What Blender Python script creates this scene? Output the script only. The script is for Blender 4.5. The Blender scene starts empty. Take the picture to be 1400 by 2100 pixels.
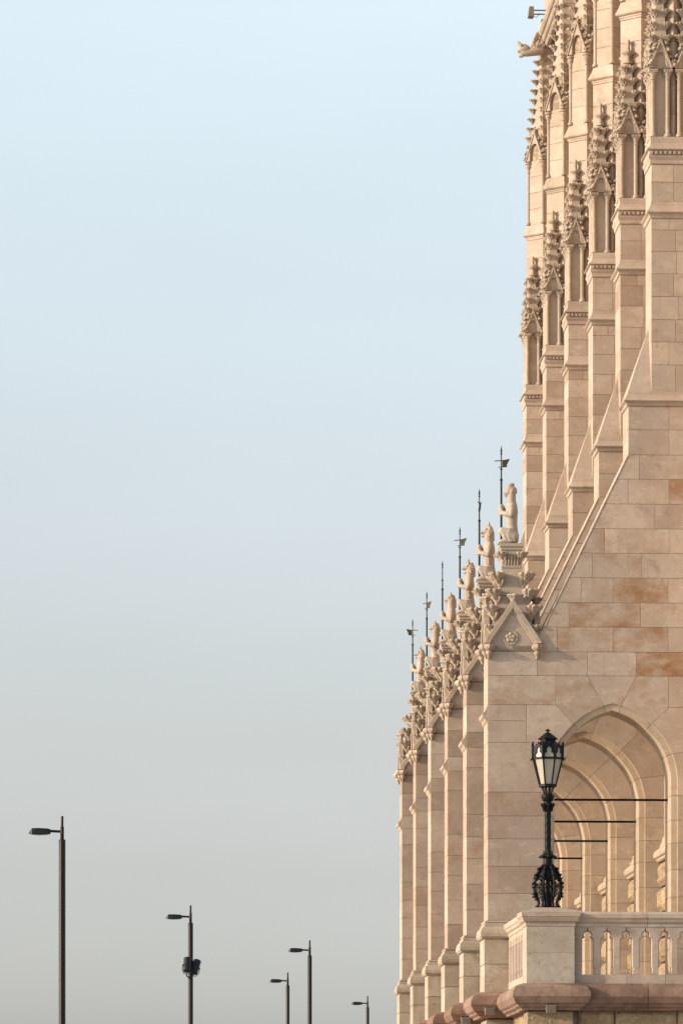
import bpy, bmesh, math, random
from mathutils import Vector, Matrix
R = math.radians
random.seed(7)
SC = bpy.context.scene
COL = SC.collection

# ------------------------------------------------------------------ camera
F, VX, HY, CX = 9500.0, 272.0, 2391.0, 700.0      # focal length, vanishing point, horizon, centre (photo pixels)
S = 5.0                                            # bay spacing in metres
D1 = 15.66 * S                                     # distance of the first buttress
TH = math.atan((CX - VX) / F)
CT, ST = math.cos(TH), math.sin(TH)
EYE = 1.7
cam = bpy.data.cameras.new('camera')
camo = bpy.data.objects.new('camera', cam); COL.objects.link(camo)
camo.location = (0, 0, EYE); camo.rotation_euler = (R(90), 0, -TH)
cam.sensor_fit = 'VERTICAL'; cam.sensor_height = 36.0; cam.sensor_width = 24.0
cam.lens = F / 2100 * 36
cam.shift_y = (HY - 1050) / 2100
cam.clip_start = 0.5; cam.clip_end = 9000
SC.camera = camo

# ------------------------------------------------------------------ sky and sun
SUN_EL, SUN_AZ = R(17), R(12.5)      # azimuth: angle of the sun from -X towards -Y
world = bpy.data.worlds.new('World'); SC.world = world; world.use_nodes = True
nt = world.node_tree; nt.nodes.clear()
wo = nt.nodes.new('ShaderNodeOutputWorld'); bg = nt.nodes.new('ShaderNodeBackground')
sky = nt.nodes.new('ShaderNodeTexSky'); sky.sky_type = 'NISHITA'; sky.sun_disc = False
sky.sun_elevation = SUN_EL
to_sun = Vector((-math.cos(SUN_EL) * math.cos(SUN_AZ), -math.cos(SUN_EL) * math.sin(SUN_AZ), math.sin(SUN_EL)))
sky.sun_rotation = math.atan2(to_sun.x, to_sun.y)
sky.air_density = 1.0; sky.dust_density = 1.6; sky.ozone_density = 1.5
hs = nt.nodes.new('ShaderNodeHueSaturation'); hs.inputs['Saturation'].default_value = 0.50
nt.links.new(sky.outputs[0], hs.inputs['Color'])
# city haze: the air greys and dims evenly towards the horizon, all round
tc = nt.nodes.new('ShaderNodeTexCoord'); sep = nt.nodes.new('ShaderNodeSeparateXYZ')
nt.links.new(tc.outputs['Generated'], sep.inputs[0])
rmp = nt.nodes.new('ShaderNodeValToRGB'); cr = rmp.color_ramp
cr.elements[0].position = 0.0; cr.elements[0].color = (0.67, 0.68, 0.75, 1)
cr.elements[1].position = 0.32; cr.elements[1].color = (1.0, 1.0, 0.96, 1)
for p, c in ((0.033, (0.66, 0.665, 0.74)), (0.062, (0.63, 0.60, 0.635)), (0.093, (0.675, 0.634, 0.635)), (0.155, (0.77, 0.752, 0.735)), (0.215, (0.885, 0.895, 0.855)), (0.242, (1.0, 1.0, 0.95))):
    e = cr.elements.new(p); e.color = (*c, 1)
nt.links.new(sep.outputs['Z'], rmp.inputs[0])
mx = nt.nodes.new('ShaderNodeMix'); mx.data_type = 'RGBA'; mx.blend_type = 'MULTIPLY'; mx.inputs[0].default_value = 1.0
nt.links.new(hs.outputs[0], mx.inputs[6]); nt.links.new(rmp.outputs[0], mx.inputs[7])
# faint uneven haze over the whole sky
mpw = nt.nodes.new('ShaderNodeMapping'); mpw.inputs['Scale'].default_value = (1, 1, 3.5); nt.links.new(tc.outputs['Generated'], mpw.inputs[0])
nzw = nt.nodes.new('ShaderNodeTexNoise'); nzw.inputs['Scale'].default_value = 9; nzw.inputs['Detail'].default_value = 6; nt.links.new(mpw.outputs[0], nzw.inputs['Vector'])
mrw = nt.nodes.new('ShaderNodeMapRange'); nt.links.new(nzw.outputs[0], mrw.inputs[0]); mrw.inputs[1].default_value = 0.3; mrw.inputs[2].default_value = 0.7; mrw.inputs[3].default_value = 0.972; mrw.inputs[4].default_value = 1.012
mx2 = nt.nodes.new('ShaderNodeMix'); mx2.data_type = 'RGBA'; mx2.blend_type = 'MULTIPLY'; mx2.inputs[0].default_value = 1.0
nt.links.new(mx.outputs[2], mx2.inputs[6]); nt.links.new(mrw.outputs[0], mx2.inputs[7])
nt.links.new(mx2.outputs[2], bg.inputs[0])
bg.inputs[1].default_value = 0.15
nt.links.new(bg.outputs[0], wo.inputs[0])
sl = bpy.data.lights.new('sun', 'SUN'); sl.energy = 2.6; sl.angle = R(2.0); sl.color = (1.0, 0.86, 0.66)
so = bpy.data.objects.new('sun', sl); COL.objects.link(so)
so.rotation_euler = to_sun.to_track_quat('Z', 'Y').to_euler()
so.location = to_sun * 60
vs = SC.view_settings
vs.view_transform = 'Standard'; vs.look = 'None'; vs.gamma = 1.0; vs.use_curve_mapping = False; vs.exposure = 1.02

# ------------------------------------------------------------------ pixel -> place
def XZ(px, py, Y):
    u = (px - CX) / F; den = CT - u * ST
    return Y * (u * CT + ST) / den, EYE + Y * ((HY - py) / F) / den
def bx(px): return XZ(px, 0, D1)[0]
def bz(py): return EYE + D1 * ((HY - py) / F) / (CT - 0.05 * ST)
PM = 1.0 / (bx(1201) - bx(1200))                   # pixels per metre at the first buttress
def X2(px, Y): return XZ(px, 0, Y)[0]
def Z2(py, Y): return EYE + Y * ((HY - py) / F) / (CT - 0.05 * ST)

# ------------------------------------------------------------------ materials
def node_mat(name):
    m = bpy.data.materials.new(name); m.use_nodes = True
    n = m.node_tree; p = n.nodes['Principled BSDF']
    return m, n, p
def mixc(n, fac, a, b, mode='MIX'):
    x = n.nodes.new('ShaderNodeMix'); x.data_type = 'RGBA'; x.blend_type = mode; x.clamp_factor = True
    if isinstance(fac, (int, float)): x.inputs[0].default_value = fac
    else: n.links.new(fac, x.inputs[0])
    for k, v in ((6, a), (7, b)):
        if isinstance(v, tuple): x.inputs[k].default_value = (*v, 1)
        else: n.links.new(v, x.inputs[k])
    return x.outputs[2]
def mathn(n, op, a, b=0.0, c=None, clamp=False):
    x = n.nodes.new('ShaderNodeMath'); x.operation = op; x.use_clamp = clamp
    for k, v in enumerate((a, b, c)):
        if v is None: continue
        if isinstance(v, (int, float)): x.inputs[k].default_value = v
        else: n.links.new(v, x.inputs[k])
    return x.outputs[0]
def rng(n, v, a, b, c=0.0, d=1.0):
    x = n.nodes.new('ShaderNodeMapRange'); x.clamp = True; x.interpolation_type = 'SMOOTHSTEP'
    n.links.new(v, x.inputs[0])
    for k, t in enumerate((a, b, c, d)): x.inputs[k + 1].default_value = t
    return x.outputs[0]
def noise(n, vec, scale, detail=4, rough=0.55, sv=None):
    if sv:
        mp = n.nodes.new('ShaderNodeMapping'); mp.inputs['Scale'].default_value = sv
        n.links.new(vec, mp.inputs[0]); vec = mp.outputs[0]
    x = n.nodes.new('ShaderNodeTexNoise'); x.inputs['Scale'].default_value = scale
    x.inputs['Detail'].default_value = detail; x.inputs['Roughness'].default_value = rough
    n.links.new(vec, x.inputs['Vector'])
    return x.outputs[0]
def stone(name, base, dark, tint, stain=0.0, pits=0.5, strata=0.4, bump=0.25, vary=0.15, bdist=0.012, bscale=26, stain_col=(0.235, 0.112, 0.046), sdir=(1.2, 1.2, 14)):
    base, dark, tint = [tuple(x * 0.84 for x in q) for q in (base, dark, tint)]
    m, n, p = node_mat(name)
    g = n.nodes.new('ShaderNodeNewGeometry'); oi = n.nodes.new('ShaderNodeObjectInfo')
    sh = n.nodes.new('ShaderNodeVectorMath'); sh.operation = 'MULTIPLY_ADD'
    cb = n.nodes.new('ShaderNodeCombineXYZ')
    for k in range(3): n.links.new(oi.outputs['Random'], cb.inputs[k])
    n.links.new(cb.outputs[0], sh.inputs[0]); sh.inputs[1].default_value = (37, 61, 91); n.links.new(g.outputs['Position'], sh.inputs[2])
    v = sh.outputs[0]
    col = mixc(n, rng(n, noise(n, v, 1.7, 5, 0.6), 0.36, 0.66), dark, base)
    col = mixc(n, mathn(n, 'MULTIPLY', rng(n, noise(n, v, 0.9, 3), 0.42, 0.7), 0.55), col, tint)
    rv = mathn(n, 'FRACT', mathn(n, 'MULTIPLY', oi.outputs['Random'], 7.31))
    rv2 = mathn(n, 'FRACT', mathn(n, 'MULTIPLY', oi.outputs['Random'], 23.7))
    br = n.nodes.new('ShaderNodeMapRange'); n.links.new(rv, br.inputs[0])
    br.inputs[3].default_value = 1 - vary; br.inputs[4].default_value = 1 + vary * 0.45
    gl = n.nodes.new('ShaderNodeCombineColor')
    for k in range(3): n.links.new(br.outputs[0], gl.inputs[k])
    col = mixc(n, 1.0, col, gl.outputs[0], 'MULTIPLY')
    col = mixc(n, mathn(n, 'MULTIPLY', rng(n, rv2, 0.55, 1.0), 0.35), col, tint)
    st = noise(n, v, 1.0, 5, 0.65, sdir)
    col = mixc(n, mathn(n, 'MULTIPLY', rng(n, st, 0.56, 0.72), strata), col, dark)
    mo = noise(n, v, 6.5, 6, 0.7)
    col = mixc(n, mathn(n, 'MULTIPLY', rng(n, mo, 0.46, 0.62), 0.50), col, dark)
    mo2 = noise(n, v, 3.2, 6, 0.72, (1, 1, 2.2))
    col = mixc(n, mathn(n, 'MULTIPLY', rng(n, mo2, 0.52, 0.68), 0.42), col, tuple(min(1, x * 1.22) for x in base))
    gr = noise(n, v, 55, 3, 0.7)
    col = mixc(n, mathn(n, 'MULTIPLY', rng(n, gr, 0.50, 0.66), 0.34), col, dark)
    rs = noise(n, g.outputs['Position'], 1.0, 6, 0.7, (7, 7, 0.55))
    col = mixc(n, mathn(n, 'MULTIPLY', rng(n, rs, 0.57, 0.72), 0.30), col, (0.21, 0.16, 0.125))
    # dirt: patchy, of its own shape
    dn = noise(n, g.outputs['Position'], 2.3, 7, 0.7)
    col = mixc(n, mathn(n, 'MULTIPLY', rng(n, dn, 0.56, 0.70), 0.42), col, (0.17, 0.125, 0.095))
    # ochre iron stain, strength set per stone through the object colour
    sepc = n.nodes.new('ShaderNodeSeparateColor'); n.links.new(oi.outputs['Color'], sepc.inputs[0])
    tn = n.nodes.new('ShaderNodeCombineColor')
    for k in range(3): n.links.new(mathn(n, 'POWER', sepc.outputs[1], (0.8, 1.0, 1.15)[k]), tn.inputs[k])
    col = mixc(n, 1.0, col, tn.outputs[0], 'MULTIPLY')
    amt = mathn(n, 'ADD', mathn(n, 'SUBTRACT', 1.0, sepc.outputs[0]), stain)
    sn = noise(n, v, 1.7, 8, 0.68, (1.0, 1.0, 1.6))
    th = mathn(n, 'SUBTRACT', 0.68, mathn(n, 'MULTIPLY', amt, 0.23))
    sm = mathn(n, 'MULTIPLY', mathn(n, 'SUBTRACT', sn, th), 4.2, clamp=True)
    sm = mathn(n, 'MULTIPLY', sm, mathn(n, 'MULTIPLY_ADD', amt, 0.5, 0.42), clamp=True)
    sc2 = mixc(n, noise(n, v, 9, 4), stain_col, (stain_col[0] * 1.15, stain_col[1] * 1.3, stain_col[2] * 1.45))
    col = mixc(n, sm, col, sc2)
    pn = noise(n, v, 24, 4, 0.65, (1, 1, 1.7)); pm = rng(n, pn, 0.60, 0.66)
    gate = rng(n, noise(n, v, 3.1, 3), 0.45, 0.62)
    pm = mathn(n, 'MULTIPLY', mathn(n, 'MULTIPLY', pm, gate), pits)
    col = mixc(n, pm, col, (0.085, 0.058, 0.04))
    n.links.new(col, p.inputs['Base Color'])
    p.inputs['Roughness'].default_value = 0.86
    p.inputs['Specular IOR Level'].default_value = 0.25
    hb = noise(n, v, bscale, 5, 0.65)
    hb = mathn(n, 'SUBTRACT', hb, mathn(n, 'MULTIPLY', pm, 0.8))
    hb = mathn(n, 'ADD', hb, mathn(n, 'MULTIPLY', noise(n, v, 5, 3), 0.8))
    b = n.nodes.new('ShaderNodeBump'); b.inputs['Strength'].default_value = bump; b.inputs['Distance'].default_value = bdist
    n.links.new(hb, b.inputs['Height']); n.links.new(b.outputs[0], p.inputs['Normal'])
    return m
def plain(name, col, rough=0.5, metal=0.0, var=0.25, scale=12, bump=0.05, spec=0.5):
    m, n, p = node_mat(name)
    g = n.nodes.new('ShaderNodeNewGeometry')
    nz = noise(n, g.outputs['Position'], scale, 5)
    c = mixc(n, rng(n, nz, 0.35, 0.7), tuple(x * (1 - var) for x in col), tuple(min(1, x * (1 + var)) for x in col))
    n.links.new(c, p.inputs['Base Color'])
    p.inputs['Roughness'].default_value = rough; p.inputs['Metallic'].default_value = metal
    p.inputs['Specular IOR Level'].default_value = spec
    b = n.nodes.new('ShaderNodeBump'); b.inputs['Strength'].default_value = bump; b.inputs['Distance'].default_value = 0.01
    n.links.new(nz, b.inputs['Height']); n.links.new(b.outputs[0], p.inputs['Normal'])
    return m
M = {}
M['ashlar'] = stone('ashlar_limestone', (0.525, 0.408, 0.318), (0.42, 0.312, 0.235), (0.50, 0.41, 0.335), stain=0.14, pits=0.55)
M['arch'] = stone('arch_limestone', (0.52, 0.395, 0.285), (0.43, 0.315, 0.215), (0.48, 0.385, 0.29), stain=0.10, pits=0.45)
M['carved'] = stone('carved_limestone', (0.495, 0.39, 0.30), (0.385, 0.295, 0.22), (0.45, 0.375, 0.295), pits=0.2, strata=0.15, bump=0.3, vary=0.14, bscale=18)
M['figure'] = stone('figure_limestone', (0.49, 0.385, 0.305), (0.40, 0.305, 0.235), (0.42, 0.365, 0.29), pits=0.1, strata=0.1, bump=0.15, vary=0.1)
M['travertine'] = stone('pitted_travertine', (0.50, 0.41, 0.32), (0.38, 0.29, 0.21), (0.43, 0.37, 0.29), stain=0.05, pits=0.95, strata=0.7, bump=0.4, bdist=0.015, vary=0.14)
M['streaked'] = stone('streaked_travertine', (0.50, 0.41, 0.32), (0.37, 0.29, 0.215), (0.43, 0.37, 0.30), stain=0.05, pits=0.95, strata=0.8, bump=0.25, bdist=0.015, vary=0.1, sdir=(9, 9, 1.0))
M['rough'] = stone('rock_faced_stone', (0.50, 0.36, 0.22), (0.33, 0.225, 0.125), (0.46, 0.36, 0.25), stain=0.25, pits=0.9, strata=0.1, bump=1.0, bdist=0.05, bscale=14)
M['pink'] = stone('pink_stone', (0.345, 0.205, 0.148), (0.18, 0.098, 0.068), (0.33, 0.235, 0.18), pits=0.8, strata=0.3, bump=0.6, bscale=14, stain_col=(0.25, 0.11, 0.06))
M['mortar'] = plain('joint_mortar', (0.30, 0.22, 0.16), 0.95, var=0.3, spec=0.1)
M['iron'] = plain('black_iron', (0.006, 0.006, 0.007), 0.5, 0.0, var=0.4, scale=20, bump=0.1, spec=0.16)
M['spear'] = plain('dark_green_bronze', (0.010, 0.013, 0.011), 0.5, 0.0, var=0.5, scale=9, spec=0.15)
M['gilt'] = plain('tarnished_pennant', (0.05, 0.046, 0.03), 0.6, 0.0, var=0.4, scale=14, spec=0.2)
M['post'] = plain('bronze_painted_steel', (0.015, 0.0095, 0.0055), 0.40, 0.0, var=0.15, scale=5, spec=0.2)
M['head'] = plain('anthracite_luminaire', (0.012, 0.013, 0.015), 0.45, 0.0, var=0.15, scale=5, spec=0.2)
M['lens'] = plain('luminaire_glass', (0.13, 0.11, 0.09), 0.3, 0.0, var=0.05, spec=0.2)
M['pane'] = plain('frosted_glass', (0.36, 0.32, 0.26), 0.35, 0.0, var=0.05, scale=4, bump=0.01)
M['slate'] = plain('slate_roof', (0.10, 0.105, 0.115), 0.8, 0.0, var=0.2, scale=6)
M['grey'] = plain('grey_floodlight_metal', (0.19, 0.15, 0.115), 0.6, 0.0, var=0.1, spec=0.2)
M['tie'] = plain('tie_rod_iron', (0.008, 0.007, 0.007), 0.7, 0.0, spec=0.1)
M['ground'] = plain('stone_paving', (0.38, 0.34, 0.29), 0.9, 0.0, var=0.2, scale=0.6)
M['floor'] = plain('terrace_paving', (0.47, 0.38, 0.28), 0.85, 0.0, var=0.15, scale=2)

# ------------------------------------------------------------------ mesh helpers
class MB:
    def __init__(s): s.v = []; s.f = []
    def add(s, vs, fs):
        o = len(s.v); s.v += [tuple(p) for p in vs]; s.f += [tuple(i + o for i in f) for f in fs]; return s
    def loft(s, rings, cap0=True, cap1=True, closed=True):
        o = len(s.v); k = len(rings[0])
        for r in rings: s.v += [tuple(p) for p in r]
        for a in range(len(rings) - 1):
            for i in range(k if closed else k - 1):
                j = (i + 1) % k
                s.f.append((o + a * k + i, o + a * k + j, o + (a + 1) * k + j, o + (a + 1) * k + i))
        if cap0: s.f.append(tuple(o + i for i in range(k))[::-1])
        if cap1: s.f.append(tuple(o + (len(rings) - 1) * k + i for i in range(k)))
        return s
    def box(s, x0, x1, y0, y1, z0, z1):
        return s.loft([[(x0, y0, z), (x1, y0, z), (x1, y1, z), (x0, y1, z)] for z in (z0, z1)])
    def prism(s, poly, y0, y1, ch=0.0, gap=0.0, w=None):
        """polygon in (x, z) run from y0 to y1, edges chamfered by ch, drawn in by gap"""
        if ch <= 0 and gap <= 0:
            return s.loft([[(x, y, z) for x, z in poly] for y in (y0, y1)])
        a = inset(poly, gap, w) if gap else poly; b = inset(poly, gap + ch, w)
        return s.loft([[(x, y0, z) for x, z in b], [(x, y0 + ch, z) for x, z in a], [(x, y1 - ch, z) for x, z in a], [(x, y1, z) for x, z in b]])
    def lathe(s, prof, seg=16, cx=0, cy=0, cz=0, rot=0.0, lobes=0, amp=0.0):
        rings = []
        for r, z in prof:
            rings.append([(cx + r * (1 + amp * math.cos(lobes * (2 * math.pi * i / seg))) * math.cos(2 * math.pi * i / seg + rot),
                           cy + r * (1 + amp * math.cos(lobes * (2 * math.pi * i / seg))) * math.sin(2 * math.pi * i / seg + rot), cz + z) for i in range(seg)])
        return s.loft(rings)
    def rect(s, x0, x1, y0, y1, prof, l=1, r=1, f=1, b=1):
        """moulding: profile of (outward d, z) carried round a rectangle"""
        return s.loft([[(x0 - d * l, y0 - d * f, z), (x1 + d * r, y0 - d * f, z), (x1 + d * r, y1 + d * b, z), (x0 - d * l, y1 + d * b, z)] for d, z in prof])
    def tube(s, pts, rad, seg=8):
        pts = [Vector(p) for p in pts]; rings = []
        for i, p in enumerate(pts):
            t = (pts[min(i + 1, len(pts) - 1)] - pts[max(i - 1, 0)]).normalized()
            a = t.orthogonal().normalized()
            if i and abs(pa.dot(t)) < 0.98: a = (pa - t * pa.dot(t)).normalized()
            pa = a; b = t.cross(a)
            r = rad[i] if isinstance(rad, (list, tuple)) else rad
            rings.append([p + (a * math.cos(2 * math.pi * k / seg) + b * math.sin(2 * math.pi * k / seg)) * r for k in range(seg)])
        return s.loft(rings)
    def ball(s, c, r, seg=10, rows=6, sc=(1, 1, 1)):
        prof = [(max(1e-4, r * math.sin(math.pi * i / rows)), -r * math.cos(math.pi * i / rows)) for i in range(rows + 1)]
        return s.loft([[(c[0] + a * sc[0] * math.cos(2 * math.pi * k / seg), c[1] + a * sc[1] * math.sin(2 * math.pi * k / seg), c[2] + z * sc[2]) for k in range(seg)] for a, z in prof])
    def put(s, o, mat):
        return s.add([mat @ Vector(p) for p in o.v], o.f)
    def mesh(s, name, mat, smooth=None):
        me = bpy.data.meshes.new(name); me.from_pydata(s.v, [], s.f)
        bm = bmesh.new(); bm.from_mesh(me); bmesh.ops.recalc_face_normals(bm, faces=bm.faces); bm.to_mesh(me); bm.free()
        me.materials.append(M[mat])
        if smooth:
            me.shade_smooth(); me.set_sharp_from_angle(angle=R(smooth))
        return me
def inset(poly, d, w=None):
    n = len(poly); ar = sum(poly[i][0] * poly[(i + 1) % n][1] - poly[(i + 1) % n][0] * poly[i][1] for i in range(n))
    sg = 1 if ar > 0 else -1; out = []
    for i in range(n):
        p0, p1, p2 = Vector(poly[i - 1]), Vector(poly[i]), Vector(poly[(i + 1) % n])
        e1 = (p1 - p0).normalized(); e2 = (p2 - p1).normalized()
        n1 = Vector((-e1.y, e1.x)) * sg; n2 = Vector((-e2.y, e2.x)) * sg
        b = n1 + n2
        b = b / max(0.35, b.dot(n1)) if b.length > 1e-6 else n1
        q = p1 + b * d * (1 if w is None else w[i]); out.append((q.x, q.y))
    return out
def obj(name, me, parent=None, loc=(0, 0, 0), rz=0.0, sc=None, col=None):
    o = bpy.data.objects.new(name, me); COL.objects.link(o)
    o.parent = parent; o.location = loc; o.rotation_euler = (0, 0, rz)
    if sc: o.scale = sc if isinstance(sc, tuple) else (sc, sc, sc)
    if col is not None: o.color = (1 - col, 1, 1, 1)
    return o
def part(name, mb, mat, parent, smooth=None, **k): return obj(name, mb.mesh(name, mat, smooth), parent, **k)
def tag(o, label=None, cat=None, group=None, kind=None):
    for k, v in (('label', label), ('category', cat), ('group', group), ('kind', kind)):
        if v: o[k] = v
    return o
def thing(name, loc, label, cat, group=None, rz=0.0):
    o = bpy.data.objects.new(name, None); COL.objects.link(o); o.location = loc; o.rotation_euler = (0, 0, rz)
    o.empty_display_size = 0.2
    return tag(o, label, cat, group)
def copy_tree(o, parent=None):
    c = o.copy(); COL.objects.link(c); c.parent = parent
    for ch in list(o.children): copy_tree(ch, c)
    return c

# ------------------------------------------------------------------ ground
g = MB().add([(-4000, -1500, 0), (4000, -1500, 0), (4000, 7000, 0), (-4000, 7000, 0)], [(0, 1, 2, 3)])
tag(part('ground', g, 'ground', None), 'pale stone paving of the square', kind='structure')

# ================================================================== the building
T = 0.86
XW = bx(1430)                                     # plane of the facade wall
ZF = bz(2012)                                     # floor of the arcade
Y6 = D1 + 5 * S
building = thing('gothic_building', (XW, D1 + 2.5 * S, 0), 'pale limestone gothic building with a row of stepped pinnacled buttresses', 'building')
BO = Vector(building.location)

# ---- small shared carvings
def make_crocket():
    """cup of cut leaves on a stem that hugs the stone; outward is +x"""
    mb = MB(); seg = 28; rings = []
    for r, z, o in ((0.012, 0.066, 0.085), (0.055, 0.072, 0.085), (0.092, 0.084, 0.086), (0.118, 0.074, 0.087), (0.122, 0.046, 0.083), (0.098, 0.014, 0.074), (0.064, -0.022, 0.055),
                    (0.040, -0.06, 0.035), (0.032, -0.10, 0.02), (0.027, -0.15, 0.008)):
        am = 0.19 if 0.01 < z < 0.09 and r > 0.09 else 0.08
        ring = []
        for k in range(seg):
            t = 2 * math.pi * k / seg; w = abs(math.cos(3.5 * t)) ** 0.6
            rr = r * (1 - am + 2 * am * w)
            ring.append((o + rr * math.cos(t), rr * math.sin(t), z + (0.014 * (w - 0.6) if r > 0.09 else 0)))
        rings.append(ring)
    mb.loft(rings)
    for sg in (-1, 1):       # side leaves lying on the stone
        mb.tube([(0.01, sg * 0.02, -0.13), (0.02, sg * 0.055, -0.07), (0.035, sg * 0.085, -0.035), (0.05, sg * 0.10, -0.045)], [0.012, 0.022, 0.026, 0.008], 7)
    mb.tube([(0.015, 0, -0.12), (0.06, 0, -0.07), (0.095, 0, -0.035), (0.115, 0, -0.05)], [0.012, 0.02, 0.022, 0.006], 7)
    return mb.mesh('crocket', 'carved', 40)
CROCKET = make_crocket()
def make_corbel():
    mb = MB(); seg = 16; rings = []
    for r, z, o in ((0.02, 0.075, 0.03), (0.075, 0.078, 0.03), (0.098, 0.05, 0.035), (0.10, 0.015, 0.035), (0.075, -0.025, 0.03), (0.048, -0.05, 0.02), (0.06, -0.08, 0.02),
                    (0.05, -0.11, 0.015), (0.03, -0.14, 0.01), (0.025, -0.19, 0.0)):
        am = 0.16 if z > -0.02 else 0.06
        rings.append([(o + r * (1 + am * math.cos(6 * t)) * math.cos(t), r * (1 + am * math.cos(6 * t)) * math.sin(t), z) for t in [2 * math.pi * i / seg for i in range(seg)]])
    return mb.loft(rings).mesh('corbel', 'carved', 50)
CORBEL = make_corbel()
def foliage(width, height, n, size, seed, name):
    """clumps of carved leaves along the two rakes of a gable; face towards -y, foot of the gable at z = 0"""
    rnd = random.Random(seed); mb = MB()
    for sgn in (-1, 1):
        for i in range(n):
            t = (i + rnd.random() * 0.6) / n
            for lane in (0, 1):
                x = sgn * (width * (1 - t) + (0.25 + lane) * size * 1.1); z = height * t + rnd.uniform(-0.3, 0.5) * size + lane * size * 0.3
                r = size * rnd.uniform(0.5, 0.85)
                sub = MB().lathe([(0.15 * r, -r * 1.1), (0.6 * r, -0.5 * r), (1.0 * r, 0.25 * r), (0.75 * r, 0.62 * r), (0.1 * r, 0.5 * r)], 10, lobes=5, amp=0.22)
                mt = Matrix.Translation((x, -size * 0.35 - lane * 0.01 + rnd.uniform(-.3, .3) * size, z)) @ Matrix.Rotation(rnd.uniform(0.3, 1.1), 4, 'X') @ Matrix.Rotation(sgn * rnd.uniform(0.2, 0.9), 4, 'Y') @ Matrix.Rotation(rnd.uniform(0, 3), 4, 'Z')
                mb.put(sub, mt)
    for i in range(3):
        r = size * (0.8 - 0.15 * i)
        mb.put(MB().lathe([(0.2 * r, -r), (0.7 * r, -0.4 * r), (r, 0.3 * r), (0.2 * r, 0.5 * r)], 10, lobes=5, amp=0.2), Matrix.Translation((rnd.uniform(-.2, .2) * size, -size * 0.3, height + size * (0.5 + i * 1.0))))
    return mb.mesh(name, 'carved', 45)

def rock_face(a, b, z0, z1, depth, seed, edge=0.05, nu=7, nv=5):
    """stone with an uneven face towards -y: a..b along x, z0..z1, body behind"""
    rnd = random.Random(seed); vs = []; fs = []
    for j in range(nv + 1):
        for i in range(nu + 1):
            x = a + (b - a) * i / nu; z = z0 + (z1 - z0) * j / nv
            rim = i in (0, nu) or j in (0, nv)
            vs.append((x, 0.0 if rim else -depth * rnd.uniform(0.45, 1.0), z))
    for j in range(nv):
        for i in range(nu):
            k = j * (nu + 1) + i; fs.append((k, k + 1, k + nu + 2, k + nu + 1))
    o = len(vs); vs += [(a, 0.14, z0), (b, 0.14, z0), (b, 0.14, z1), (a, 0.14, z1)]
    bot = list(range(nu + 1)); top = [nv * (nu + 1) + i for i in range(nu + 1)]
    lef = [j * (nu + 1) for j in range(nv + 1)]; rig = [j * (nu + 1) + nu for j in range(nv + 1)]
    fs += [tuple(bot + [o + 1, o]), tuple(top + [o + 2, o + 3]), tuple(lef + [o + 3, o]), tuple(rig + [o + 2, o + 1]), (o, o + 1, o + 2, o + 3)]
    return MB().add(vs, fs)
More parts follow.
